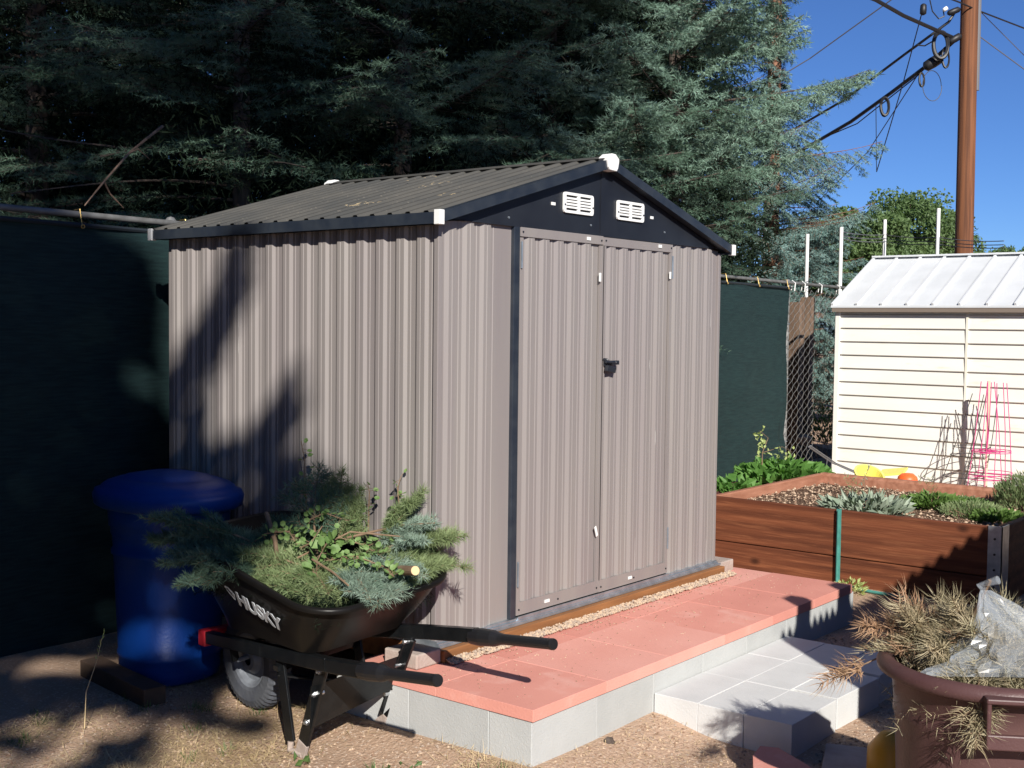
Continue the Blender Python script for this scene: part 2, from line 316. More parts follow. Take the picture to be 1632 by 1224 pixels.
def pebbles(name, label, n, fx, size, mats, seed):
    rr = np.random.default_rng(seed)
    base = np.array([(1, 0, 0), (-1, 0, 0), (0, 1, 0), (0, -1, 0), (0, 0, .7), (0, 0, -.7)], float)
    F = [(0, 2, 4), (2, 1, 4), (1, 3, 4), (3, 0, 4), (2, 0, 5), (1, 2, 5), (3, 1, 5), (0, 3, 5)]
    root = None; objs = []
    for mi, m in enumerate(mats):
        P = fx(rr, n//len(mats)); N = len(P); s = size*(.45+1.1*rr.random((N, 1, 1))**2)
        v = base[None]*(.7+.6*rr.random((N, 6, 1))); a = rr.random(N)*6.28
        ca, sa = np.cos(a)[:, None], np.sin(a)[:, None]; v = np.stack([v[..., 0]*ca-v[..., 1]*sa, v[..., 0]*sa+v[..., 1]*ca, v[..., 2]], -1)*s+P[:, None]
        g = G()
        for f in F: g.tris(v[:, f])
        objs.append((g, m))
    root = tag(objs[0][0].make(name, objs[0][1]), label, 'gravel', kind='stuff')
    for g, m in objs[1:]:
        o = g.make('pebbles', m, root); o['kind'] = 'stuff'
def gpts(rr, n, x0=-1.6, x1=2.2, y0=-2.6, y1=1.3):
    x = x0+(x1-x0)*rr.random(n); y = y0+(y1-y0)*rr.random(n)
    keep = ~((x > -.27) & (x < 2.6) & (y > -.7)) & ~((x > .54) & (x < 1.9) & (y > -1.3) & (y < -.6))
    x, y = x[keep], y[keep]; return np.array([(a, b, gz(a, b)+.001) for a, b in zip(x, y)])
pebbles('gravel', 'coarse tan gravel scattered over the bare ground in front of the steps', 26000, gpts, .0058, ['peb1', 'peb2', 'peb3'], 3)
def strip(rr, n):
    x = -.02+2.32*rr.random(n); t = rr.random(n); y = -.074-.045*t; return np.stack([x, y, -.078+.012*(1-t)+.004*rr.random(n)], 1)
pebbles('gravel_strip', 'strip of tan gravel between the shed base and the red pavers', 3400, strip, .0065, ['peb1', 'peb2'], 5)
def grit(rr, n):
    x = -.2+2.6*rr.random(n); y = -.14-.5*rr.random(n)**2.2; return np.stack([x, y, np.full(n, -.0815)], 1)
pebbles('grit', 'fine tan grit spilled over the red slabs', 900, grit, .0028, ['peb1', 'peb3'], 15)
def straw(n, x0, x1, y0, y1, ln, seed, fn=None):
    rr = np.random.default_rng(seed); x = x0+(x1-x0)*rr.random(n); y = y0+(y1-y0)*rr.random(n)
    if fn is not None: k = fn(x, y, rr); x, y = x[k], y[k]
    n = len(x); a = rr.random(n)*6.28; L = ln*(.4+rr.random(n)); z = np.array([gz(p, q) for p, q in zip(x, y)])+.004+.012*rr.random(n)
    b = np.stack([x, y, z], 1); d = np.stack([np.cos(a), np.sin(a), .25*rr.normal(size=n)], 1)
    s = np.stack([-np.sin(a), np.cos(a), 0*a], 1)*.0011
    return np.stack([b-s, b+s, b+d*L[:, None]], 1)
g = G()
clump = lambda x, y, rr: (np.sin(x*5+1)+np.sin(y*6)+np.sin(x*3.1-y*4.7)+rr.normal(0, .8, len(x)) > -.2) & ~((x > -.26) & (y > -.7))
g.tris(straw(42000, -2.2, -.25, -1.0, 1.2, .065, 11, clump)); g.tris(straw(1500, -.7, .6, -1.3, -.7, .03, 12))
tag(g.make('dry_grass', 'straw'), 'dry straw and dead grass littering the dappled ground at lower left', 'dry grass', kind='stuff')
g = G()
def tuft(cx, cy, n, r, h, z=None):
    a = rng.random(n)*6.28; rad = r*np.sqrt(rng.random(n)); zz = gz(cx, cy) if z is None else z
    b = np.stack([cx+rad*np.cos(a), cy+rad*np.sin(a), np.full(n, zz)], 1); d = unit(np.stack([np.cos(a)*.5, np.sin(a)*.5, np.ones(n)], 1)+rng.normal(0, .25, (n, 3)))
    s = np.stack([-np.sin(a), np.cos(a), 0*a], 1)*.002; L = h*(.5+.7*rng.random((n, 1)))
    return np.stack([b-s, b+s, b+d*L], 1)
for k in range(60):
    x, y = -2.2+1.9*random.random(), -.9+2.2*random.random(); g.tris(tuft(x, y, 22, .045, .04))
tag(g.make('grass_tufts', 'weed'), 'sparse low green grass tufts growing among the straw', 'grass', kind='stuff')
# ================================================================ STORAGE SHED
W, D, HW, HG, HR = 2.233, 1.757, 1.655, 1.677, 1.99
shed = thing('storage_shed', 'taupe corrugated metal shed with charcoal gabled roof, white corner caps and closed double doors', 'shed', (W/2, D/2, -.03))
def prof(L, pitch, dep=.011, start=.02):
    """corrugation profile: list of (t, depth, scuff?) along a wall"""
    P = [(0, 0, 0)]; t = start
    while t+pitch <= L:
        a = [(t, 0, 0), (t+.017, -dep, 0), (t+.019, -dep, 1), (t+.034, -dep, 0), (t+.036, -dep+.003, 0), (t+.040, -dep, 0), (t+.058, -dep, 0), (t+.0595, -dep, 1), (t+.072, 0, 0), (t+.085, 0, 0), (t+.088, -.0025, 0), (t+.091, 0, 0)]
        P += [q for q in a]; t += pitch
    P.append((L, 0, 0)); return P
def cwall(g, L, pitch, fn, z0, z1, start=.02, ztop=None):
    P = prof(L, pitch, start=start); vs = []; 
    for t, d, _ in P:
        zt = z1 if ztop is None else ztop(t)
        vs += [fn(t, d, z0), fn(t, d, zt)]
    for i in range(len(P)-1):
        g.add([vs[2*i], vs[2*i+2], vs[2*i+3], vs[2*i+1]], [(0, 1, 2, 3)], 1 if P[i+1][2] and P[i+1][0]-P[i][0] < .0025 else 0)
TM = ['taupe', 'scuff']
rake = lambda x: HW+.02+(HR-HW-.03)*(1-abs(x-W/2)/(W/2))
# x = 0 wall, outward is -x ; profile depth d negative = outward rib
g = G(); cwall(g, D, .1155, lambda t, d, z: (d, D-t, z), -.02, HW); g.box(.001, .012, 0, D, -.02, .0, 0)
kid(g, 'side_wall', TM, shed, fix=False)
g = G(); cwall(g, D, .1155, lambda t, d, z: (W-d, t, z), -.02, HW); kid(g, 'side_wall', TM, shed, fix=False)
g = G(); cwall(g, W, .1155, lambda t, d, z: (t, D-d, z), -.02, HW); g.add([(0, D-.004, HW), (W, D-.004, HW), (W/2, D-.004, HR)], [(0, 1, 2)]); kid(g, 'back_wall', TM, shed, fix=False)
g = G(); cwall(g, .46, .108, lambda t, d, z: (t, d, z), -.005, HG+.02, start=.035); kid(g, 'front_panel', TM, shed, fix=False)
g = G(); cwall(g, .488, .108, lambda t, d, z: (1.745+t, d, z), -.005, HG+.02, start=.02); kid(g, 'front_panel', TM, shed, fix=False)
g = G()
for q in ((-.0135, -.0135), (W-.012, -.0135)): g.box(q[0], q[0]+.0255, q[1], q[1]+.0255, -.01, HW)
kid(g, 'corner_trim', 'taupe', shed, bevel=.003)
g = G(); g.box(.458, .4975, -.018, .03, -.003, HG); kid(g, 'door_post_or_gap', 'black_trim', shed, bevel=.003)
g = G(); g.box(1.733, 1.747, -.006, .03, -.003, HG); kid(g, 'door_post_or_gap', 'black_trim', shed)  # shade in the gap right of the doors, put in as a black strip
for di, (xa, xb) in enumerate(((.4985, 1.119), (1.119, 1.733))):
    dr = G(); off = .003*di
    cwall(dr, xb-xa, .1055, lambda t, d, z: (xa+t, -.004-off+d, z), .012, HG-.02, start=.045)
    y0 = -.019-off
    dr.box(xa, xb, y0, y0+.012, HG-.04-.004*di, HG-.001-.004*di); dr.box(xa, xb, y0, y0+.012, .006, .062)
    dr.box(xa, xa+.022, y0+.001, y0+.012, .062, HG-.045); dr.box(xb-.022, xb, y0+.001, y0+.012, .062, HG-.045)
    if di == 0: dr.box(xb-.012, xb+.006, y0-.002, y0+.002, .01, HG-.045)
    door = kid(dr, 'door', TM, shed, fix=False)
    xh = xa+.006 if di == 0 else xb-.004
    for zh in ((1.502, 1.615), (.13, .24)):
        h = G(); h.cyl((xh, y0-.005, zh[0]), (xh, y0-.005, zh[1]), .003, 8); h.box(xh-.0045, xh+.0045, y0-.003, y0-.0008, zh[0], zh[1]); kid(h, 'hinge', 'galv', door)
    c = G(); q = xa+(.5 if di == 0 else .49)
    c.box(q-.014, q+.014, y0-.004, y0-.001, HG-.027, HG-.012); c.box(xa+(.20 if di == 0 else .25), xa+(.235 if di == 0 else .28), y0-.004, y0-.001, .028, .042)
    kid(c, 'clip', 'white_plastic', door)
    s_ = G()
    for X, Z in ((xa+.016, HG-.02), (xb-.016, HG-.022), (xa+.016, .03), (xb-.016, .03), (xa+.3, .03)): s_.cyl((X, y0-.004, Z), (X, y0, Z), .004, 8)
    kid(s_, 'screw', 'black_paint', door)
g = G(); g.box(1.080, 1.090, -.030, -.0235, 1.465, 1.505); g.box(1.700, 1.709, -.030, -.0235, 1.500, 1.535); g.obox((1.085, -.026, .30), (.006, 0, .004), (0, .002, 0), (-.008, 0, .022)); kid(g, 'clip', 'white_plastic', shed)
# latch with bolt and hasp
g = G(); g.box(1.128, 1.168, -.032, -.022, 1.072, 1.100); g.cyl((1.122, -.040, 1.092), (1.225, -.040, 1.088), .007, 10); g.box(1.172, 1.232, -.044, -.026, 1.078, 1.098)
g.obox((1.160, -.042, 1.058), (.034, 0, -.006), (0, .009, 0), (.004, 0, .013)); g.cyl((1.134, -.040, 1.100), (1.134, -.020, 1.102), .009, 10)
la = kid(g, 'latch', 'black_paint', shed, bevel=.002)
g = G(); g.cyl((1.134, -.046, 1.102), (1.134, -.0405, 1.102), .004, 8); g.cyl((1.20, -.0475, 1.09), (1.20, -.0445, 1.09), .004, 8); kid(g, 'bolt', 'bolt', la)
# gable
g = G(); yg = -.016
g.add([(.14, yg, HG), (W-.14, yg, HG), (W-.02, yg, HW+.03), (W/2, yg, HR+.02), (.02, yg, HW+.03), (.14, yg-.0, HG)][:5], [(0, 1, 2, 3, 4)])
g.add([(0, yg+.003, HG-.001), (.14, yg+.003, HG-.001), (.14, yg+.003, HG+.03), (0, yg+.003, HW+.01)], [(0, 1, 2, 3)])
g.add([(W, yg+.003, HG-.001), (W-.14, yg+.003, HG-.001), (W-.14, yg+.003, HG+.03), (W, yg+.003, HW+.01)], [(0, 1, 2, 3)])
g.box(.14, W-.14, yg-.002, yg+.012, HG-.002, HG+.004); g.box(1.095, 1.15, yg-.003, yg-.0005, HG+.003, HR-.02)
gable = kid(g, 'gable', 'black_paint', shed, fix=False)
for xa, xb in ((.797, 1.027), (1.222, 1.455)):
    z0, z1 = 1.762, 1.853; g = G(); y1 = yg-.002; y0 = y1-.008
    def rr4(x0, x1, za, zb, r, n=5):
        p = []
        for cx, cz, a0 in ((x1-r, zb-r, 0), (x0+r, zb-r, 90), (x0+r, za+r, 180), (x1-r, za+r, 270)):
            p += [(cx+r*math.cos(R(a0+90*k/n)), cz+r*math.sin(R(a0+90*k/n))) for k in range(n+1)]
        return p
    g.box(xa, xa+.018, y0, y1, z0+.012, z1-.012); g.box(xb-.018, xb, y0, y1, z0+.012, z1-.012); g.prism([(xa, z1-.012), (xb, z1-.012), (xb-.004, z1-.003), (xb-.012, z1), (xa+.012, z1), (xa+.004, z1-.003)], 1, y0, y1)
    g.prism([(xa, z0+.012), (xb, z0+.012), (xb-.004, z0+.003), (xb-.012, z0), (xa+.012, z0), (xa+.004, z0+.003)], 1, y0, y1)
    xm = (xa+xb)/2; g.box(xm-.009, xm+.009, y0, y1, z0+.012, z1-.012)
    for k in range(1, 5): zc = z0+.0125+(z1-z0-.025)*k/5; g.box(xa+.018, xm-.009, y0, y1, zc-.0042, zc+.0042); g.box(xm+.009, xb-.018, y0, y1, zc-.0042, zc+.0042)
    v = kid(g, 'vent', 'white_plastic', gable); b = G()
    for X in (xa+.008, xb-.008): b.cyl((X, y0-.003, (z0+z1)/2-.01), (X, y0, (z0+z1)/2-.01), .004, 8)
    kid(b, 'screw', 'black_paint', v)
g = G(); g.box(.713, .742, yg-.004, yg-.001, 1.787, 1.800); g.box(1.523, 1.549, yg-.004, yg-.001, 1.787, 1.800); kid(g, 'clip', 'white_plastic', gable)
g = G()
for X, Z in ((.42, 1.71), (1.02, 1.72), (1.66, 1.73)): g.cyl((X, yg-.003, Z), (X, yg, Z), .005, 8)
kid(g, 'screw', 'galv', gable)
# roof
e, gg, he, hr = .064, .062, 1.65, 1.988; th = .043
for sgn in (-1, 1):
    g = G(); X = lambda t: (W/2)+sgn*(W/2+e)*t; Z = lambda t: hr+(he-hr)*t+th
    y = -gg; P = []
    while y < D+gg-.001:
        P += [(y, 0), (y+.050, 0), (y+.060, .013), (y+.080, .013), (y+.090, 0)]; y += .0990
    P = [p for p in P if p[0] < D+gg]+[(D+gg, 0)]
    for (ya, da), (yb, db) in zip(P[:-1], P[1:]):
        g.add([(X(0), ya, Z(0)+da-.004), (X(1), ya, Z(1)+da-.004), (X(1), yb, Z(1)+db-.004), (X(0), yb, Z(0)+db-.004)], [(0, 1, 2, 3)])
    g.add([(X(0), -gg, Z(0)-.012), (X(1), -gg, Z(1)-.012), (X(1), D+gg, Z(1)-.012), (X(0), D+gg, Z(0)-.012)], [(0, 1, 2, 3)])
    rf = kid(g, 'roof', 'roof', shed, fix=False)
    g = G()   # rake channels front and back, eave channel
    for yy in (-gg, D+gg):
        s = 1 if yy < 0 else -1
        g.add([(X(0), yy, hr), (X(1), yy, he), (X(1), yy, he+th), (X(0), yy, hr+th), (X(0), yy+s*.03, hr), (X(1), yy+s*.03, he), (X(1), yy+s*.03, he+th+.002), (X(0), yy+s*.03, hr+th+.002)],
              [(0, 1, 2, 3), (0, 4, 5, 1), (3, 2, 6, 7), (4, 7, 6, 5)])
        g.add([(X(0), yy+s*.002, hr-.0), (X(1), yy+s*.002, he), (X(1), yy+s*(gg-.01), he+.004), (X(0), yy+s*(gg-.01), hr+.004)], [(0, 1, 2, 3)])
    xo = X(1); g.box(min(xo, xo-sgn*.03), max(xo, xo-sgn*.03), -gg+.001, D+gg-.001, he, he+th+.002)
    g.box(min(xo-sgn*.004, xo-sgn*e), max(xo-sgn*.004, xo-sgn*e), -gg+.03, D+gg-.03, he+.0, he+.004)
    kid(g, 'roof_trim', 'black_trim', rf)
    for yy in (-gg, D+gg):
        g = G(); s = 1 if yy < 0 else -1
        g.box(min(xo-sgn*.022, xo+sgn*.008), max(xo-sgn*.022, xo+sgn*.008), yy-.008 if s > 0 else yy-.022, yy+.022 if s > 0 else yy+.008, he-.004, he+th+.010)
        kid(g, 'corner_cap', 'white_plastic', shed, bevel=.002)
g = G(); ym = D+gg
g.add([(W/2-.06, -gg+.01, hr+th-.006), (W/2, -gg+.01, hr+th+.014), (W/2+.06, -gg+.01, hr+th-.006), (W/2-.06, ym-.01, hr+th-.006), (W/2, ym-.01, hr+th+.014), (W/2+.06, ym-.01, hr+th-.006)], [(0, 1, 4, 3), (1, 2, 5, 4), (0, 2, 1), (3, 4, 5)])
kid(g, 'ridge_cap', 'roof', shed)
for ya, yb in ((-gg-.010, -gg+.045), (ym-.045, ym+.010)):
    g = G(); g.prism([(W/2-.038, hr+.0), (W/2-.028, hr-.012), (W/2+.028, hr-.014), (W/2+.038, hr+.0), (W/2+.046, hr+.030), (W/2+.046, hr+.044), (W/2+.016, hr+.064), (W/2-.016, hr+.064), (W/2-.046, hr+.044), (W/2-.046, hr+.030)], 1, ya, yb)
    kid(g, 'ridge_end_cap', 'white_plastic', shed, bevel=.003)
g = G(); g.box(-.016, W+.012, -.034, .03, -.030, -.012); g.box(-.016, W+.012, -.024, .03, -.012, -.004); g.box(-.016, W+.03, -.040, -.034, -.030, -.020); g.box(-.016, .03, .03, D+.02, -.030, -.004); g.box(.5, 1.735, -.030, -.024, -.012, .002)
kid(g, 'base_rail', 'galv', shed)
g = G()
for sx, sy in ((-.03, -.07), (W-.03, -.07)): pass
g.box(-.02, W+.02, -.070, -.030, -.118, -.032); g.box(-.02, .02, -.030, D+.03, -.118, -.032); g.box(W-.02, W+.02, -.030, D+.03, -.118, -.032); g.box(.02, W-.02, D-.01, D+.03, -.118, -.032); g.box(.02, W-.02, -.03, D-.01, -.10, -.034)
tag(g.make('timber_plinth', 'frame_wood', bevel=.003), 'orange brown timber base frame under the taupe shed', 'timber frame')
g = G(); g.box(2.275, 2.425, -.03, .12, -.094, -.022); tag(g.make('stone_block', 'stone', bevel=.006), 'small greyish block at the right end of the shed base', 'stone block')
g = G(); g.box(-.165, -.024, -.055, .12, -.0805, -.022); tag(g.make('stone_block', 'stone', bevel=.006), 'small greyish block at the near left end of the shed base behind the wheelbarrow', 'stone block')
g = G()
for cx, cy, n_ in ((.16, .62, 22), (.62, .55, 9), (.9, .9, 5), (.3, .2, 5)):
    for k in range(n_):
        x, y = cx+random.gauss(0, .03), cy+random.gauss(0, .06); z = hr+th+(he-hr)*(1-x/(W/2))*(W/2)/(W/2+e)+.016; a = random.random()*6.28; l = random.uniform(.01, .03)
        g.tris(np.array([[(x, y, z), (x+.003, y+.003, z+.002), (x+l*math.cos(a), y+l*math.sin(a), z+.004+.25*l*math.cos(a))]]))
tag(g.make('roof_litter', 'straw'), 'dry leaf and straw litter lying on the charcoal roof slope', 'litter', kind='stuff')
# ---------------------------------------------------------------- raised step of red slabs on grey blocks
ordn = ['first', 'second', 'third', 'fourth', 'fifth', 'sixth', 'seventh', 'eighth', 'ninth']
reds = ['red', 'red2', 'red', 'red3', 'red', 'red2', 'red3']
for j, (ya, yb) in enumerate(((-.692, -.236), (-.234, .222))):
    for i in range(6):
        x0 = -.252+i*.4575; g = G(); dz = random.uniform(-.0012, .0012); yy = (ya, yb+.0012)
        g.box(x0+.0008, x0+.4568, yy[0], yy[1], -.126, -.083+dz)
        o = g.make('paving_slab', reds[(i*3+j*2) % 7], loc=(x0+.2, ya+.2, -.126), bevel=.0015)
        tag(o, 'red concrete slab, %s from the near left end of the %s row of the raised step' % (ordn[i], 'front' if j == 0 else 'rear'), 'paving slab', 'red slabs on the raised step')
def block(name, x0, x1, y0, y1, z0, z1, label, m, rot=0, group='grey concrete blocks of the steps'):
    g = G(); cx, cy = (x0+x1)/2, (y0+y1)/2; g.box(x0-cx, x1-cx, y0-cy, y1-cy, z0-z0, z1-z0)
    o = g.make(name, m, bevel=.0022); o.location = (cx, cy, z0); o.rotation_euler.z = R(rot); return tag(o, label, 'concrete block', group)
B = .397
for k in range(7):
    block('concrete_block', -.246+k*B+.001, -.246+(k+1)*B-.001, -.683, -.489, -.35, -.1275, 'grey block facing the front under the red slabs, %s from the near left corner' % ordn[k], ['block2', 'block', 'block2', 'block2', 'block'][k % 5], random.uniform(-.25, .25))
for k in range(2):
    y0 = -.488+k*B; block('concrete_block', -.2465, -.0525, y0+.001, y0+B-.001, -.36, -.1275, 'grey block in the left end wall under the red slabs, %s behind the corner block' % ordn[k], ['block', 'block2'][k], random.uniform(-.2, .2))
block('concrete_block', 2.343, 2.537, -.486, .30, -.36, -.1275, 'grey block in the far right end wall under the red slabs', 'block')
low = [('block2', 'block'), ('block', 'block2'), ('block2', 'block2')]
for j in range(3):
    for i in range(3):
        x0 = .552+i*B; y1 = -.686-j*.2; dz = -.001*((i+j) % 2); r = random.uniform(-.3, .3)
        if j == 2 and i > 0: y1 -= .0; r = -2.2 if i == 1 else -1; x0 += .03*i; dz -= .002
        block('concrete_block', x0+.001, x0+B-.001, y1-.199, y1-.001, -.40, -.209+dz, 'grey block laid flat in the low step, %s column of the %s row' % (ordn[i], ordn[j]), 'step', r, 'grey blocks of the low step')
# ================================================================ RAISED GARDEN BED
bed = thing('raised_bed', 'redwood raised garden bed with metal corner bracket beyond the red step', 'raised bed', (4.4, -.2, -.33))
bx0, bx1, by0, by1, bz = 3.6, 5.32, -1.115, .80, .128
for z0, z1 in ((-.163, bz), (-.40, -.168)):
    g = G(); g.box(bx0, bx0+.04, by0+.02, by1, z0, z1); kid(g, 'front_board', 'redwood', bed, bevel=.006)
g = G(); g.box(bx0+.001, bx0+.139, by1-.04, by1+.0, -.4, -.17); 
kid(g, 'end_board', 'redwood', bed)
g = G(); g.box(bx0+.04, bx1, by1-.045, by1-.001, -.4, bz-.001); kid(g, 'side_board', 'redwood2', bed, bevel=.006)
g = G(); g.box(bx0+.04, bx1, by0+.001, by0+.045, -.4, bz-.001); kid(g, 'side_board', 'redwood', bed, bevel=.006)
g = G(); g.box(bx1, bx1+.09, by0, by1, -.4, bz+.002); kid(g, 'back_board', 'redwood2', bed, bevel=.02)
g = G(); g.box(bx0-.006, bx0+.0, by0-.006, by0+.075, -.36, bz+.006); g.box(bx0-.006, bx0+.12, by0-.006, by0+.0, -.36, bz+.006); br = kid(g, 'corner_bracket', 'galv', bed)
g = G()
for z in (.06, -.03, -.12, -.22): g.cyl((bx0-.012, by0+.035, z), (bx0-.006, by0+.035, z), .007, 8)
kid(g, 'bolt', 'black_paint', br)
g = G(); n = 40
vs = [(bx0+.04+(bx1-bx0-.04)*i/n, by0+.045+(by1-by0-.09)*j/n, .045+.014*hsh(i*.9, j*.8)+.02*math.exp(-((i/n-.5)**2+(j/n-.5)**2)*4)) for j in range(n+1) for i in range(n+1)]
g.add(vs, [(j*(n+1)+i, j*(n+1)+i+1, (j+1)*(n+1)+i+1, (j+1)*(n+1)+i) for j in range(n) for i in range(n)])
struct(g.make('soil', 'soil', smooth=True, fix=False))
def bedp(rr, n): return np.stack([bx0+.06+(bx1-bx0-.1)*rr.random(n), by0+.06+(by1-by0-.12)*rr.random(n), .062+.008*rr.random(n)], 1)
pebbles('mulch_chips', 'pale wood chips and pebbles strewn over the raised bed soil', 3000, bedp, .009, ['peb1', 'peb3'], 9)
g = G(); g.bar((3.583, -.137, -.40), (3.583, -.137, .137), .030, .006, up=(1, 0, 0)); g.bar((3.574, -.137, -.40), (3.574, -.137, .13), .006, .014, up=(1, 0, 0))
tag(g.make('garden_stake', 'stake'), 'green steel stake standing upright against the redwood boards', 'stake')
g = G(); g.tube([(3.50, -.22, gz(3.5, -.2)+.02), (3.49, -.40, -.33), (3.45, -.6, -.325), (3.40, -.75, -.32)], .010, 8); tag(g.make('hose', 'stake'), 'short run of green hose lying at the foot of the raised bed', 'hose')
# bed plants
def rosette(name, c, n, ln, wd, rad, hh, m, label, cat, up=.6, stemm='twig'):
    a = rng.random(n)*6.28; r = rad*np.sqrt(rng.random(n)); C = np.array(c)+np.stack([r*np.cos(a), r*np.sin(a), hh*rng.random(n)*(1-.5*r/rad)], 1)
    Dv = np.stack([np.cos(a)*.8, np.sin(a)*.8, np.full(n, up)], 1)+rng.normal(0, .35, (n, 3))
    root = thing(name, label, cat, c); g = G(); g.tris(leaves(C, Dv, ln, wd)); kid(g, 'foliage', m, root)
    k = max(6, n//14); g = G(); g.tris(stems(np.tile(np.array(c)[None], (k, 1))-[0, 0, .02], C[:k], .003)); kid(g, 'stem', stemm, root); return root
rosette('sage_plant', (4.05, -.13, .06), 330, .085, .034, .25, .10, 'sage', 'silvery grey sage clump with long leaves in the middle of the raised bed', 'plant', .55)
rosette('herb_plant', (4.55, -.38, .06), 800, .045, .022, .20, .10, 'herb', 'light green leafy herb near the back board of the raised bed', 'plant')
rosette('herb_plant', (4.38, -.70, .06), 1500, .030, .006, .20, .10, 'greenfir', 'low dark feathery herb in the front right part of the raised bed', 'plant', 1.2)
rosette('herb_plant', (4.75, -.52, .06), 700, .030, .016, .17, .07, 'weed', 'small mid green weed patch behind the feathery herb', 'plant')
rosette('herb_plant', (4.30, -.88, .06), 700, .040, .020, .16, .07, 'herb', 'spreading green creeper near the bracket corner of the raised bed', 'plant')
rosette('rosemary_bush', (5.02, -.86, .06), 3600, .045, .006, .21, .26, 'greenfir', 'dense upright green bush at the right end of the raised bed', 'bush', 1.6)
root = thing('flowering_sage', 'single thin upright flower stalk rising above the grey sage clump', 'plant', (4.35, .03, .06)); g = G()
st = [(4.35, .03, .06), (4.36, .02, .16), (4.37, .03, .24), (4.40, .0, .33)]; g.tube(st, [.004, .003, .002, .001], 5); kid(g, 'stem', 'twig', root)
g = G(); C = np.array([np.array(st[2])*(1-t)+np.array(st[3])*t for t in np.linspace(-.6, 1, 26)]); g.tris(leaves(C, rng.normal(size=(26, 3))+[0, 0, .5], .022, .008)); kid(g, 'flower', 'sage', root)
for (x, y, h, n, lab) in ((4.72, .26, .17, 60, 'wispy green seedling near the back left of the raised bed'), (5.05, -.18, .16, 60, 'pale wispy seed stalks standing near the back board')):
    root = thing('seedling', lab, 'plant', (x, y, .06)); g = G(); g.tris(tuft(x, y, 9, .03, h, .06)); kid(g, 'stem', 'twig', root)
    C = np.stack([x+rng.normal(0, .035, n), y+rng.normal(0, .035, n), .07+h*.85*rng.random(n)], 1); g = G(); g.tris(leaves(C, rng.normal(size=(n, 3))+[0, 0, .6], .03, .006)); kid(g, 'foliage', 'greenfir', root)
# plants behind the bed by the fence
root = rosette('strawberry_plant', (5.75, 1.30, -.02), 520, .085, .075, .36, .17, 'berry', 'bright green leafy strawberry patch in front of the green fence cloth', 'plant', .5)
rosette('strawberry_plant', (5.0, 1.33, -.06), 110, .085, .075, .16, .12, 'berry', 'small leafy green plant next to the shed corner and maroon planter', 'plant', .5)
g = G(); g.box(4.6, 6.3, 1.02, 1.62, -.34, -.03); g.box(4.6, 6.3, 1.0, 1.02, -.34, .0); tag(g.make('planter_box', 'maroon', bevel=.01), 'long dark maroon planter holding the leafy green plants behind the bed', 'planter')
root = thing('sapling', 'thin sapling with yellow green leaves in front of the green fence cloth', 'sapling', (5.55, 1.40, -.02)); g = G()
p_ = [(5.55, 1.40, -.05), (5.56, 1.40, .10), (5.60, 1.42, .22), (5.66, 1.40, .34), (5.62, 1.46, .40)]; g.tube(p_, [.006, .005, .004, .003, .002], 5)
g.tube([p_[2], (5.72, 1.30, .27), (5.78, 1.24, .23)], [.003, .002, .001], 4); kid(g, 'stem', 'twig', root)
C = np.concatenate([np.array(p_[2])+(np.array(p_[4])-np.array(p_[2]))*t+rng.normal(0, .03, (1, 3)) for t in np.linspace(0, 1, 34)]+[np.array(p_[2])+(np.array((5.80, 1.22, .22))-np.array(p_[2]))*t+rng.normal(0, .025, (1, 3)) for t in np.linspace(.2, 1, 18)])
g = G(); g.tris(leaves(C, rng.normal(size=(len(C), 3))+[0, 0, -.3], .045, .026)); kid(g, 'foliage', 'lime', root)
rosette('weed_plant', (3.42, -.30, gz(3.42, -.3)), 160, .030, .016, .09, .09, 'lime', 'small yellowish weed growing at the foot of the redwood boards', 'plant')
# ================================================================ CREAM SHED
cs = thing('cream_shed', 'cream lap-sided metal shed with white ribbed roof at the right', 'shed', (8.8, .2, -.33))
X0, Y1, Y0, ZE = 8.0, 1.86, -2.2, 1.475
g = G(); k = 0; z = ZE-.075
zz = [ZE, z]
while z > -.33: z -= .1335; zz.append(z)
for za, zb in zip(zz[:-1], zz[1:]):
    g.add([(X0+.012, Y0, za), (X0+.012, Y1-.03, za), (X0, Y1-.03, zb+.004), (X0, Y0, zb+.004), (X0+.012, Y1-.03, zb), (X0+.012, Y0, zb)], [(0, 1, 2, 3), (3, 2, 4, 5)])
g.box(X0+.02, X0+.03, Y0, Y1, -.34, ZE)
sw = kid(g, 'front_wall', 'siding', cs, fix=False)
g = G(); g.box(X0-.004, X0+.013, .545, .567, -.33, ZE-.03); kid(g, 'seam_strip', 'siding_stain', sw)
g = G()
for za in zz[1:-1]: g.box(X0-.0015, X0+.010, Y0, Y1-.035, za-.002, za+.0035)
kid(g, 'lap_shadow_strip', 'lap', sw)  # shadow line under each lap, painted as thin brown strips
g = G(); g.box(X0-.012, X0+.05, Y1-.05, Y1, -.34, ZE-.01); kid(g, 'corner_trim', 'siding_trim', cs, bevel=.004)
g = G(); g.box(X0+.05, 10.0, Y1-.02, Y1-.003, -.34, ZE); g.add([(X0+.05, Y1-.012, ZE), (9.98, Y1-.012, ZE), (9.02, Y1-.012, 2.0)], [(0, 1, 2)]); kid(g, 'end_wall', 'siding', cs)
g = G(); g.box(9.98, 10.0, Y0, Y1-.02, -.34, ZE); g.box(X0+.05, 9.98, Y0+.003, Y0+.02, -.34, ZE); kid(g, 'rear_wall', 'siding', cs)
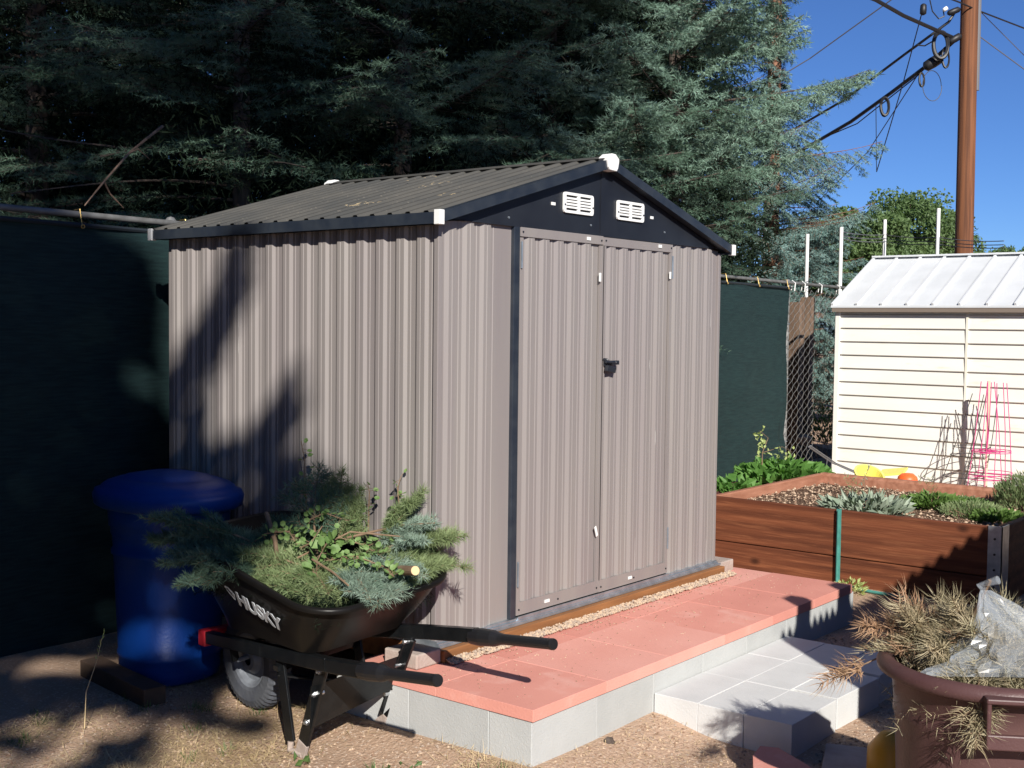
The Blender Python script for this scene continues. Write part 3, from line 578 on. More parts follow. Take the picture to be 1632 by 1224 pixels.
for sgn, xe in ((-1, 7.94), (1, 10.1)):
    g = G(); xr, zr_, ze = 9.02, 2.02, 1.488
    g.add([(xe, Y0-.05, ze), (xe, Y1+.03, ze), (xr, Y1+.03, zr_), (xr, Y0-.05, zr_), (xe, Y0-.05, ze-.02), (xe, Y1+.03, ze-.02), (xr, Y1+.03, zr_-.02), (xr, Y0-.05, zr_-.02)], [(0, 1, 2, 3), (4, 7, 6, 5), (0, 4, 5, 1), (1, 5, 6, 2), (0, 3, 7, 4)])
    rf = kid(g, 'roof', 'white_roof', cs); g = G(); y = Y1+.015
    while y > Y0: g.bar((xe, y, ze+.008), (xr, y, zr_+.008), .022, .03); y -= .252
    kid(g, 'roof_rib', 'white_roof', rf)
g = G(); g.box(8.95, 9.09, Y0-.05, Y1+.03, 2.018, 2.036); kid(g, 'ridge_cap', 'white_roof', cs)
g = G(); g.box(7.945, 7.975, Y0-.04, Y1+.02, 1.425, 1.466); g.box(7.975, 8.06, Y0-.04, Y1+.02, 1.445, 1.466); kid(g, 'eave_trim', 'eave', cs)
# things leaning on the cream shed
def cage(label, c, r0, r1, h, m, rings, legs=4, tilt=(0, 0), a0=0, name='tomato_cage'):
    g = G(); c = Vector(c)
    for k in range(legs):
        a = a0+2*math.pi*k/legs; p0 = c+Vector((r0*math.cos(a), r0*math.sin(a), 0)); p1 = c+Vector((r1*math.cos(a)+tilt[0], r1*math.sin(a)+tilt[1], h)); g.tube([p0, p0.lerp(p1, .6)+Vector((.006, -.008, 0)), p1], .0038, 5)
    for f in rings: rr_ = r0+(r1-r0)*f+.006; g.ring(c+Vector((tilt[0]*f, tilt[1]*f, h*f)), rr_, .0038, 26, 2, 5)
    return tag(g.make(name, m), label, 'plant cage')
cage('pink wire tomato cage stood upside down before the cream shed, left of a nested pair', (7.62, .235, -.30), .16, .055, 1.10, 'pink', (.20, .235, .42, .43), a0=.3)
cage('pink wire tomato cage stood upside down before the cream shed, right of a nested pair', (7.66, .165, -.30), .165, .085, 1.09, 'pink', (.21, .26, .425, .44), 5, a0=.9)
cage('dark wire plant cage leaning towards the cream wall behind the pink cages', (7.72, .50, -.30), .20, .11, .98, 'wire', (.22, .42, .50), 4, (.05, -.20), .2)
g = G(); g.bar((7.74, .262, -.33), (7.77, .272, .80), .026, .026); tag(g.make('wooden_stake', 'bleached'), 'bleached square wooden stake standing inside the pink cages', 'stake')
g = G(); g.lathe((7.3, 1.23, -.22), [(.0, 0), (.10, 0), (.135, .15), (.145, .15), (.145, .165), (.125, .165), (.10, .03), (0, .03)], 24)
o = tag(g.make('plant_pot', 'yellow', smooth=False, loc=(7.3, 1.23, -.22)), 'pale yellow plastic pot lying behind the back board of the bed', 'pot'); o.rotation_euler = (R(25), R(-20), 0)
g = G(); g.obox((7.45, 1.02, -.07), (.0, .12, -.02), (.06, 0, .02), (.002, .002, .01)); tag(g.make('plastic_tray', 'yellow'), 'flat pale yellow plastic piece lying to the right of the yellow pot', 'tray')
g = G(); g.lathe((7.4, .86, -.15), [(0, .09), (.05, .085), (.085, .055), (.10, .0), (.095, .0), (.08, .05), (0, .08)], 24); tag(g.make('orange_bowl', 'orange', smooth=True, loc=(7.4, .86, -.15)), 'bright orange plastic bowl upside down behind the bed near the cream shed', 'bowl')
g = G()
for dx in (0, .05):
    g.tube([(6.55+dx, 1.45, .20), (7.15+dx, 1.48, .0), (7.6+dx, 1.35, -.16)], .007, 5)
g.tube([(6.55, 1.45, .20), (6.60, 1.45, .205)], .007, 5); g.tube([(7.0, 1.47, .05), (7.0, 1.5, -.3)], .004, 4); g.tube([(7.1, 1.47, .02), (7.12, 1.5, -.3)], .004, 4)
tag(g.make('wire_stand', 'greycable'), 'grey wire stand slanting down between the mesh fence and the cream shed', 'wire stand')
# ================================================================ FENCE
fy = 2.2; ztop = lambda x: 1.782-.0085*(x+.6)
fn_ = thing('chain_link_fence', 'chain link fence with green privacy cloth running behind the sheds', 'fence', (3, fy, -.33))
g = G(); g.tube([(x, fy, ztop(x)) for x in (-6, -3, 0, 2, 4, 6, 8, 10, 14)], .0165, 10); kid(g, 'top_rail', 'rail_steel', fn_, smooth=True)
for x in (-5.2, -2.2, .35, 2.6, 5.1, 7.66, 10.2, 13.2):
    g = G(); g.cyl((x, fy+.03, -.4), (x, fy+.03, ztop(x)+.005), .026, 12); g.lathe((x, fy+.03, ztop(x)+.005), [(.03, 0), (.03, .012), (.018, .028), (.0, .034)], 12); kid(g, 'post', 'fence_steel', fn_)
def cloth(x0, x1, name, right=False):
    g = G(); nxx = int((x1-x0)/.05); nz = 26; vs = []
    for j in range(nz+1):
        for i in range(nxx+1):
            x = x0+(x1-x0)*i/nxx; t = j/nz; z = -.34+(ztop(x)-.05+.34)*t
            sag = .016*math.sin(x*3.1+t*4)+.007*math.sin(x*9+t*2)+.012*math.sin(t*9+x)*.5+.005*math.sin(x*5-t*17)+.004*math.sin(t*31+x*2.2)
            xx = x
            if right and i > nxx-4: xx += .012*math.sin(t*14)-.045*math.exp(-((t-.27)/.04)**2)-.10*(1-t)*(i-nxx+4)/4*.6
            vs.append((xx, fy-.032+sag*.7, z))
    g.add(vs, [(j*(nxx+1)+i, j*(nxx+1)+i+1, (j+1)*(nxx+1)+i+1, (j+1)*(nxx+1)+i) for j in range(nz) for i in range(nxx)])
    c = kid(g, name, 'screen', fn_, smooth=True, fix=False); g = G()
    g.tube([(x, fy-.040, ztop(x)-.055) for x in np.linspace(x0, x1, 30)], .012, 6); kid(g, 'hem', 'screen_hem', c)
    g = G(); x = x0+.2
    while x < x1: g.ring((x, fy-.056, ztop(x)-.062), .009, .003, 10, 1, 4); g.tube([(x, fy-.05, ztop(x)-.06), (x, fy-.03, ztop(x)+.024), (x, fy+.02, ztop(x)+.022)], .0025, 4); x += .62
    kid(g, 'eyelet', 'brass', c)
cloth(-6, .9, 'privacy_screen'); cloth(.9, 3.6, 'privacy_screen'); cloth(3.6, 7.60, 'privacy_screen', True)
g = G()    # woven mesh: zigzag wires
cw, ch = .062, .088; x = 7.62
i = 0
def meshx(x0, x1, g):
    i = 0; x = x0
    while x < x1:
        z = -.33; pts = []; k = 0
        while z < ztop(x)-.03: pts.append((x+(cw/2 if (k+i) % 2 else -cw/2)*.94, fy+(.006 if k % 2 else -.006), z)); z += ch/2; k += 1
        g.tube(pts, .0028, 4, False); x += cw; i += 1
meshx(7.64, 9.6, g); kid(g, 'wire_mesh', 'fence_steel', fn_)
g = G()
for z in (.12, .75, 1.3, -.2): g.ring((7.66, fy+.03, z), .033, .004, 14, 2, 5)
kid(g, 'post_band', 'galv', fn_)
g = G()
for x in (7.72, 7.95, 8.35, 8.8): g.tube([(x, fy-.02, ztop(x)-.08), (x, fy-.027, ztop(x)+.0), (x+.01, fy+.01, ztop(x)+.027), (x+.02, fy+.025, ztop(x)-.07)], .006, 5)
kid(g, 'rail_tie', 'white_plastic', fn_)
# things seen through the mesh
g = G(); g.bar((9.50, 3.0, -.4), (9.45, 3.0, 1.56), .17, .15); g.bar((9.70, 2.98, -.4), (9.74, 2.98, 1.62), .13, .12); tag(g.make('wooden_post', 'greypost'), 'rough weathered brown double post behind the bare chain link mesh', 'post')
g = G()
for k in range(60): x = 6.4+k*.15; g.box(x, x+.146, 5.6, 5.625, -.4, 1.75)
g.box(6.4, 15.3, 5.63, 5.67, .2, .29); g.box(6.4, 15.3, 5.63, 5.67, 1.3, 1.39); tag(g.make('board_fence', 'oldwood'), 'old dark board fence deep in the shade beyond the chain link', 'fence')
g = G()
vs = []; n = 16
for j in range(n+1):
    for i in range(n+1):
        u, v = i/n*2-1, j/n*2-1; vs.append((9.9+u*1.6, 3.9+v*.9, -.38+.36*max(0, 1-u*u)*max(0, 1-v*v)+.03*hsh(i, j)))
g.add(vs, [(j*(n+1)+i, j*(n+1)+i+1, (j+1)*(n+1)+i+1, (j+1)*(n+1)+i) for j in range(n) for i in range(n)])
struct(g.make('earth_mound', 'soil', smooth=True, fix=False))
rosette('weed_plant', (10.0, 2.85, -.1), 240, .07, .03, .22, .45, 'herb', 'tall green weed seen through the gap beside the cream shed', 'plant', 1.0)
# ================================================================ WHEELBARROW
WO = Vector((-.345, .68, -.33)); WU = Vector((-.105, -.994, 0)).normalized(); WV = Vector((.994, -.105, 0)).normalized()
wl = lambda s, l, z: WO+WU*s+WV*l+Vector((0, 0, z+.085*(l+.22)*(1 if z > .05 else 0)))
wb = thing('wheelbarrow', 'black wheelbarrow with deep tray full of green cuttings beside the taupe shed', 'wheelbarrow', tuple(WO))
def rrect(s0, s1, hw0, hw1, r0, r1, ns=10, nc=8):
    """outline from front (s0) to rear (s1); half widths at front and rear; list of (s,l)"""
    P = []
    def arc(cs, cl, r, a0): return [(cs+r*math.cos(R(a0+90*k/nc)), cl+r*math.sin(R(a0+90*k/nc))) for k in range(nc+1)]
    def line(a, b, n): return [(a[0]+(b[0]-a[0])*k/n, a[1]+(b[1]-a[1])*k/n) for k in range(1, n)]
    A = arc(s1-r1, hw1-r1, r1, 0); B_ = arc(s0+r0, hw0-r0, r0, 90); C_ = arc(s0+r0, -hw0+r0, r0, 180); D_ = arc(s1-r1, -hw1+r1, r1, 270)
    return A+line(A[-1], B_[0], ns)+B_+line(B_[-1], C_[0], 5)+C_+line(C_[-1], D_[0], ns)+D_+line(D_[-1], A[0], 5)
top = rrect(-.13, .87, .30, .325, .20, .16); bot = rrect(.02, .70, .19, .225, .10, .08); nn = len(top)
zt = lambda s: .725-.148*s; zb = lambda s: .375+.03*s
g = G(); vs = []; rows = []
for f, off, dz in [(0, 0, 0), (.12, .0, 0), (.35, .012, 0), (.65, .014, 0), (.9, .008, 0), (1, 0, 0), (1, .016, .004), (1, .024, -.006), (1, .020, -.018)]:
    row = []
    for (ts, tl), (bs, bl) in zip(top, bot):
        s = bs+(ts-bs)*f; l = bl+(tl-bl)*f; z = zb(bs)+(zt(ts)-zb(bs))*f+dz; dd = math.hypot(ts-.4, tl)+1e-6
        row.append(wl(s+off*(ts-.4)/dd, l+off*tl/dd, z))
    rows.append(row)
inner = [[wl(*( (bs+(ts-bs)*f)*1-(.006)*(ts-.4)/math.hypot(ts-.4, tl), (bl+(tl-bl)*f)-.006*tl/math.hypot(ts-.4, tl), zb(bs)+.006+(zt(ts)-zb(bs)-.006)*f)) for (ts, tl), (bs, bl) in zip(top, bot)] for f in (1, .65, .35, 0)]
R_ = [*rows[::-1][:4][::1]]
allr = inner[::-1]+[rows[5], rows[6], rows[7], rows[8]]
def loft(g, rws):
    o = []; [o.extend(r) for r in rws]; n = len(rws[0])
    g.add(o, [(i*n+k, i*n+(k+1) % n, (i+1)*n+(k+1) % n, (i+1)*n+k) for i in range(len(rws)-1) for k in range(n)])
loft(g, rows[:6]); loft(g, allr); n_ = len(rows[0]); g.add(rows[0], [tuple(range(n_))]); g.add(inner[-1], [tuple(range(n_))])
tray = kid(g, 'tray', 'tray', wb, smooth=True, fix=False)
# print on the side of the tray
def wall_pt(s, f): # point on the left wall: s along, f height fraction
    l = -.205-.02*(s/.9)*.6; lt = -.335; 
    return wl(s, -.2-.015*s+(-.318-.035*s+.2+.015*s)*f, .38+(zt(s)-.38)*f)
cu = bpy.data.curves.new('t', 'FONT'); cu.body = 'HUSKY'; cu.size = .062; cu.extrude = .0012; cu.offset = .0022; cu.shear = 0.0; cu.space_character = .98
to = bpy.data.objects.new('t', cu); COL.objects.link(to); bpy.context.view_layer.update()
me = bpy.data.meshes.new_from_object(to.evaluated_get(bpy.context.evaluated_depsgraph_get())); bpy.data.objects.remove(to)
p0 = wall_pt(.315, .61); p1 = wall_pt(.60, .485); ex = (p1-p0).normalized(); upw = (wall_pt(.45, .8)-wall_pt(.45, .4)).normalized(); nrm = ex.cross(upw).normalized(); upw = nrm.cross(ex)
if nrm.dot(CAM-p0) < 0: nrm = -nrm
wdt = max(v.co.x for v in me.vertices); sc = (p1-p0).length/wdt
for v in me.vertices: c = v.co.copy(); v.co = p0+ex*c.x*sc+upw*(c.y-.02)*sc*.95+nrm*(c.z+.016)-WO
me.materials.append(M['letters']); lt = bpy.data.objects.new('lettering', me); COL.objects.link(lt); lt.parent = tray
g = G(); q = lambda a, b: p0+ex*a+upw*b+nrm*.017
for poly in ([(-.012, -.012), (-.024, .012), (-.040, .020), (-.050, .036), (-.040, .034), (-.022, .026), (-.006, .014)], [(-.014, -.016), (-.030, .0), (-.050, .010), (-.058, .020), (-.048, .004), (-.030, -.008)], [(-.050, .028), (-.062, .034), (-.070, .026), (-.060, .022)]):
    pts = [q(*a) for a in poly]; n = len(pts); g.add(pts+[p+nrm*.001 for p in pts], [tuple(range(n)), tuple(range(n, 2*n))]+[(k, (k+1) % n, (k+1) % n+n, k+n) for k in range(n)])
kid(g, 'emblem', 'letters', tray, fix=False)
hz = lambda s: .258+.20*(s+.2)/1.58
hl = lambda s: .10+.14*min(1, (s+.2)/1.1)
for sg in (-1, 1):
    g = G(); P = [wl(s, sg*hl(s), hz(s)) for s in (-.2, .3, .8, 1.03 if sg < 0 else 1.06)]
    for a, b in zip(P[:-1], P[1:]): g.bar(a, b+(b-a).normalized()*.004, .040, .052)
    hd = kid(g, 'handle', 'black_steel', wb, bevel=.005)
    g = G(); pp = [(1.00, .029), (1.05, .033), (1.11, .030), (1.14, .0215), (1.16, .0195), (1.37, .0195), (1.385, .021), (1.392, .019)]
    g.tube([wl(s*(1.04 if sg > 0 else 1), sg*hl(s), hz(s)) for s, _ in pp], [r for _, r in pp], 16); kid(g, 'grip', 'grip', hd, smooth=False)
    lb = hl(.65)
    lo = .205 if sg < 0 else .165; zf = .0 if sg < 0 else .022
    a, b = wl(.735, sg*lb, hz(.735)-.02), wl(.60, sg*lo, zf+.004); c, d_ = wl(.43, sg*(hl(.43)), hz(.43)-.02), wl(.545, sg*lo, zf+.004)
    sd = WV
    g = G(); g.bar(a, b.lerp(a, .14), .012, .055, up=WU); g.bar(a+sd*sg*-.016, (b+sd*sg*-.016).lerp(a, .14), .030, .006, up=WU)
    lg = kid(g, 'leg', 'black_steel', wb, bevel=.002)
    g = G(); g.bar(b.lerp(a, .14), b, .014, .054, up=WU); kid(g, 'dusty_foot', 'stone', lg, bevel=.002)
    g = G(); g.bar(c, d_.lerp(c, .10), .012, .050, up=WU); lg2 = kid(g, 'leg', 'black_steel', wb, bevel=.002)
    g = G(); g.tube([d_.lerp(c, .10), d_+WU*-.012, d_+WU*.02, b+WU*-.01, b+WU*.012], .012, 8); kid(g, 'foot', 'stone' if sg < 0 else 'black_steel', lg2)
    for t in (.04, .30, .62):
        p = a.lerp(b, t)+sd*sg*.006; g = G(); g.cyl(p, p+sd*sg*.008, .011, 6); g.cyl(p+sd*sg*.008, p+sd*sg*.016, .006, 8)
        if sg > 0 or t > .1: g.cyl(p-sd*sg*.04, p-sd*sg*.012, .008, 6)
        kid(g, 'bolt', 'bolt', lg)
g = G(); A = [wl(.70, -.235, .285), wl(.70, .235, .285), wl(.665, .20, .155), wl(.665, -.215, .115)]
g.add(A+[p+WU*.004 for p in A], [(0, 1, 2, 3), (7, 6, 5, 4), (0, 4, 5, 1), (1, 5, 6, 2), (2, 6, 7, 3), (3, 7, 4, 0)]); kid(g, 'cross_brace', 'black_steel', wb)
g = G(); g.bar(wl(.43, -.2, .285), wl(.43, .2, .285), .03, .02); g.bar(wl(.12, -.14, .29), wl(.12, .14, .29), .03, .02); g.bar(wl(.43, -.19, .26), wl(.66, .18, .15), .03, .006); kid(g, 'tray_support', 'black_steel', wb)
g = G(); g.box(-.125, .125, -.025, .025, -.032, .036)
v2 = [WO+WV*v[0]+WU*(-.225+v[1])+Vector((0, 0, .262+v[2])) for v in g.v]; g.v = [tuple(v) for v in v2]; nb = kid(g, 'front_bracket', 'redplastic', wb, bevel=.006)
for l in (-.10, .10):
    g = G(); p = wl(-.252, l, .262); g.cyl(p, p-WU*.008, .008, 8); kid(g, 'bolt', 'bolt', nb)
# wheel
g = G(); prof_ = [(.105, -.036), (.125, -.046), (.165, -.050), (.188, -.040), (.198, -.022), (.2, 0), (.198, .022), (.188, .040), (.165, .050), (.125, .046), (.105, .036)]
def wheel(g, prof_, n=72, knob=False):
    vs = []
    for r, t in prof_:
        for k in range(n):
            rr_ = r+(.006 if knob and k % 2 and r > .18 else 0); a = 2*math.pi*(k+(.5 if t > 0 else 0)*knob)/n; vs.append(WO+WU*rr_*math.cos(a)+WV*t+Vector((0, 0, .2+rr_*math.sin(a))))
    m = len(prof_); g.add(vs, [(i*n+k, i*n+(k+1) % n, (i+1)*n+(k+1) % n, (i+1)*n+k) for i in range(m-1) for k in range(n)])
wheel(g, prof_, 96, True); root_w = kid(g, 'wheel', 'rubber', wb)
g = G(); wheel(g, [(0.022, -.042), (.04, -.040), (.06, -.018), (.085, -.018), (.10, -.034), (.112, -.040), (.112, .040), (.10, .034), (.085, .018), (.06, .018), (.04, .040), (.022, .042)], 40); g.cyl(wl(0, -.09, .2), wl(0, .09, .2), .010, 12); kid(g, 'rim', 'rim', root_w)
g = G(); g.bar(wl(0, -.1, .2), wl(0, -.115, .28), .03, .01, up=WU); g.bar(wl(0, .1, .2), wl(0, .115, .28), .03, .01, up=WU); kid(g, 'axle_bracket', 'black_steel', wb)
# ---------------------------------------------------------------- cuttings
def can_clip(A):
    c = A.mean(1); r = np.hypot(c[:, 0]-cc.x, c[:, 1]-cc.y); return A[~((c[:, 2] < .345) & (r > .228) & ((r < .345) | (c[:, 1] < -1.99)))]
def can_clip2(A):
    c = A.mean(1); r = np.hypot(c[:, 0]-cc.x, c[:, 1]-cc.y); return A[~((c[:, 2] < .335) & (r < .275)) & ~((c[:, 2] < .30) & (c[:, 1] > -2.17))]
def branch(name, label, cat, p0, d, L, nm, sm='twig', width=.5, lat=12, nl=.026, nw=.0016, dens=260, droop=.1, curve=0, ang=55, r0=.006, group=None, flat=.4, up=(0, 0, 1), sub=True, cut=False, clip=lambda A: A):
    p0 = Vector(p0); d = Vector(d).normalized(); sd = d.cross(Vector(up)).normalized(); u = sd.cross(d)
    root = thing(name, label, cat, tuple(p0), group); N = 9; P = []
    for i in range(N):
        t = i/(N-1); P.append(p0+d*L*t-Vector((0, 0, 1))*droop*L*t*t+sd*.05*L*math.sin(3*t+p0.x*9)+u*.02*math.sin(5*t)*L)
    g = G(); g.tube(P, [r0*(1-.85*i/(N-1)) for i in range(N)], 6); kid(g, 'stem', sm, root)
    if cut:
        g = G(); q = p0-d*.001; g.cyl(q-d*.001, q+d*.001, r0*.96, 12); kid(g, 'cut_end', 'cutwood', root)
    def at_(t):
        f = t*(N-1); i = min(int(f), N-2); return P[i].lerp(P[i+1], f-i)
    s0, s1 = [], []
    for i in range(6): s0.append(at_(.25+.75*i/6)); s1.append(at_(.25+.75*(i+1)/6))
    for i in range(lat):
        t = .12+.86*(i+random.random()*.5)/lat
        for q in (-1, 1):
            if random.random() < .12: continue
            b = at_(t); l = L*width*(1.05-t)*random.uniform(.6, 1.1); dl = (d*random.uniform(.6, 1.1)+sd*q+u*random.uniform(-.3, .35)).normalized()
            m = b+dl*l*.5; e_ = b+dl*l-Vector((0, 0, 1))*l*.12+u*l*.05; s0 += [b, m]; s1 += [m, e_]
            if sub and l > .05:
                for k in range(3):
                    for q2 in (-1, 1):
                        bb = b.lerp(e_, .3+.22*k); s0.append(bb); s1.append(bb+(dl+dl.cross(u)*q2*.8).normalized()*l*.32*random.uniform(.5, 1.2))
    s0 = np.array([tuple(v) for v in s0]); s1 = np.array([tuple(v) for v in s1]); ln_ = np.linalg.norm(s1-s0, axis=1)
    g = G(); g.tris(clip(stems(s0, s1, .0016))); o_ = kid(g, 'twigs', sm, root)
    cnt = np.maximum(3, (ln_*dens).astype(int)); g = G()
    for c in np.unique(cnt//6):
        k = cnt//6 == c; g.tris(clip(needles(s0[k], s1[k], int(c*6+4), nl, nw, ang, flat, curve)))
    kid(g, 'needles', nm, root); return root
W3 = lambda a, b: tuple((wl(*b)-wl(*a)))
fb = [  # start (s,l,z), end, material, width, label
 ((.25, .0, .64), (-.16, -.36, .80), 'darkfir', 'dark fir cutting hanging over the front left rim of the tray'),
 ((.20, -.05, .62), (-.18, -.22, .82), 'darkfir', 'dark fir cutting rising at the nose of the tray before the blue bin'),
 ((.28, -.10, .64), (.0, -.42, .72), 'darkfir', 'dark drooping fir cutting bent over the front left rim above the wheel'),
 ((.45, -.05, .62), (.02, -.20, .74), 'greenfir', 'green fir cutting lying along the left side of the tray'),
 ((.60, .0, .62), (.30, -.25, .66), 'greenfir', 'green fir cutting lying flat above the printed name'),
 ((.80, -.05, .60), (.45, -.22, .66), 'greenfir', 'green fir cutting at the low left rear curve of the rim'),
 ((.55, .15, .62), (.93, -.10, .64), 'bluefir', 'blue green fir cutting lying at the rear rim of the tray'),
 ((.45, .10, .64), (.92, .10, .70), 'bluefir', 'bluish fir cutting in the middle of the heap'),
 ((.40, .12, .62), (.86, .38, .67), 'greenfir', 'long green fir cutting reaching out over the right rear corner'),
 ((.52, .16, .64), (.68, .36, .82), 'bluefir', 'upright blue green fir cutting at the right of the heap'),
 ((.50, .22, .66), (.64, .34, .92), 'greenfir', 'tallest green fir cutting at the right of the heap'),
 ((.30, .10, .64), (.17, .18, 1.0), 'darkfir', 'dark upright fir cutting standing at the back of the heap'),
 ((.35, .15, .64), (.34, .26, .90), 'greenfir', 'small olive fir cutting beside the tallest one at the back'),
 ((.15, .10, .62), (-.05, .12, .76), 'darkfir', 'dark fir cutting in the shaded front of the tray'),
 ((.58, .24, .66), (.80, .42, .75), 'greenfir', 'green fir tip reaching furthest right past the tray'),
 ((.30, .0, .58), (.62, -.02, .66), 'greenfir', 'green fir cutting half buried in the middle of the heap'),
 ((.75, .05, .62), (.85, .30, .66), 'greenfir', 'short green fir cutting along the rear rim'),
 ((.05, .22, .62), (.20, .28, .80), 'darkfir', 'dark fir cutting at the far front corner of the tray'),
 ((.10, -.10, .70), (-.14, -.42, .88), 'darkfir', 'bushy dark fir cutting sticking up over the blue bin side'),
 ((.30, -.10, .64), (.14, -.44, .66), 'darkfir', 'bushy dark fir cutting bent down outside the left rim'),
 ((.52, .22, .70), (.74, .33, .80), 'bluefir', 'bushy blue green fir cutting at the right end of the heap'),
 ((.60, .18, .68), (.80, .22, .76), 'bluefir', 'bushy bluish fir cutting just behind the sawn branch'),
 ((.66, -.02, .64), (.90, -.14, .64), 'bluefir', 'pale blue green fir tuft at the lowest part of the rim'),
 ((.52, -.10, .66), (.76, -.22, .66), 'greenfir', 'olive green fir tuft on the left rim beside the round leaf'),
 ((.28, .20, .70), (.26, .22, .98), 'greenfir', 'bushy olive fir cutting in the upright group at the back'),
 ((.58, .20, .66), (.68, .42, .75), 'greenfir', 'bushy green fir cutting pressed towards the shed wall')]
for i, (a, b, m, lab) in enumerate(fb):
    v = wl(*b)-wl(*a); branch('fir_cutting', lab, 'cutting', wl(*a), v, v.length*1.05, m, width=.62 if m == 'darkfir' else .5, lat=12, dens=random.choice([650, 800, 950]), nl=random.choice([.028, .033, .037]), nw=.0022, flat=.0, ang=random.choice([50, 60, 66]), curve=.15, group='fir cuttings heaped in the wheelbarrow')
g = G(); n = 9000; P = np.stack([rng.uniform(-.05, .80, n), rng.uniform(-.27, .25, n), .50+.10*rng.random(n)], 1); P[:, 2] += .07*np.cos((P[:, 0]-.38)*2.6)*np.cos(P[:, 1]*4.5)
Wd = np.array(WO)+P[:, :1]*np.array(WU)+P[:, 1:2]*np.array(WV)+np.array([0, 0, 1])*P[:, 2:]
q = rng.normal(size=(n, 3))*.5; q[:, 2] *= .3; g.tris(needles(Wd, Wd+unit(q)*.03, 3, .03, .002, 50))
tag(g.make('needle_litter', 'inner'), 'loose needles and debris filling the wheelbarrow tray under the cuttings', 'litter', kind='stuff')
def leafy(label, pts, n, ln=.027, wd=.023, m='leaf'):
    n = int(n*1.5)
    P = [wl(*p) for p in pts]; root = thing('leafy_twig', label, 'twig', tuple(P[0]), 'leafy twigs in the wheelbarrow'); g = G(); g.tube(P, [.0035*(1-.75*i/len(P)) for i in range(len(P))], 5)
    C = []; Dn = []
    for k in range(n):
        t = random.random()**.8*(len(P)-1); i = min(int(t), len(P)-2); c = P[i].lerp(P[i+1], t-i); d = Vector((random.gauss(0, 1), random.gauss(0, 1), random.gauss(.2, .6))).normalized(); e_ = c+d*.02; g.tube([c, e_], .0011, 3); C.append(tuple(e_)); Dn.append(tuple(d+Vector((-.2, -.3, .0))))
    kid(g, 'stem', 'twig', root); g = G(); D0 = unit(np.array(Dn)); C = np.array(C); s = unit(np.cross(D0, rng.normal(size=D0.shape)*.6+np.array([-.6, -.6, .8]))); 
    for k in range(6):
        a0, a1 = 2*math.pi*k/6, 2*math.pi*(k+1)/6; L_ = ln*.5; f = lambda a: C+D0*(L_-L_*math.cos(a))*1.0+s*(wd*.5*math.sin(a))
        g.tris(np.stack([C+D0*L_+np.cross(D0, s)*.003, f(a0), f(a1)], 1))
    kid(g, 'leaves', m, root)
leafy('leafy twig with round bright leaves in the centre of the heap', [(.25, .0, .66), (.38, .02, .72), (.50, .05, .74), (.60, .08, .72), (.70, .10, .68)], 34)
leafy('leafy twig with one large round leaf hanging near the left rim', [(.40, .10, .70), (.50, -.02, .73), (.58, -.12, .70), (.63, -.16, .66)], 14, .045, .040)
leafy('leafy twig lying across the rear of the heap', [(.55, -.05, .68), (.68, -.02, .71), (.80, .02, .68), (.88, .0, .66)], 34)
leafy('leafy twig arching up near the back of the tray', [(.15, .05, .66), (.22, .08, .76), (.30, .12, .80), (.42, .14, .78)], 22)
leafy('thin twig with few leaves standing up against the shed, left one', [(.05, .22, .70), (.03, .22, .85), (.01, .23, .97), (.0, .22, 1.05)], 8, .024, .020)
leafy('thin twig with few leaves standing up against the shed, right one', [(.38, .28, .70), (.37, .29, .80), (.36, .30, .86), (.35, .30, .89)], 7, .024, .020)
leafy('thin twig with small leaves above the upright fir cuttings', [(.50, .33, .75), (.50, .34, .82), (.49, .34, .88), (.50, .35, .93)], 10, .022, .018)
leafy('leafy twig tangled at the front of the heap', [(.05, -.10, .66), (.18, -.08, .74), (.30, -.05, .76), (.40, -.08, .72)], 20)
leafy('small leafy twig at the foot of the right upright cuttings', [(.50, .16, .68), (.58, .22, .72), (.66, .26, .72)], 18)
for (a, b, c, r, lab) in (((.45, .12, .72), (.62, .24, .765), (.74, .32, .775), .005, 'bare pale stick lying across the right of the heap'), ((.10, -.02, .80), (.25, -.08, .72), (.34, -.13, .66), .010, 'thick dark bare stick lying in the shaded front of the heap'), ((.55, -.12, .70), (.70, -.14, .68), (.82, -.16, .655), .005, 'bare pale stick along the low left rim'), ((.30, .1, .70), (.42, .02, .78), (.52, -.1, .76), .003, 'fine arched bare twig in the centre of the heap'), ((.35, -.05, .66), (.52, .08, .76), (.70, .2, .74), .004, 'long bare twig running across the heap')):
    g = G(); g.tube([wl(*a), wl(*b), wl(*c)], [r, r*.9, r*.7], 7); tag(g.make('stick', 'twig'), lab, 'stick')
g = G(); a, b = wl(.72, .10, .63), wl(.955, .035, .685); g.tube([a, a.lerp(b, .5)+Vector((0, 0, .004)), b], [.020, .018, .017], 12); st = tag(g.make('sawn_branch', 'twig', smooth=False, loc=a), 'short thick sawn branch with pale cut end poking over the rear rim', 'branch')
g = G(); dd = (b-a).normalized(); g.cyl(b, b+dd*.002, .0165, 14); kid(g, 'cut_end', 'cutwood', st)
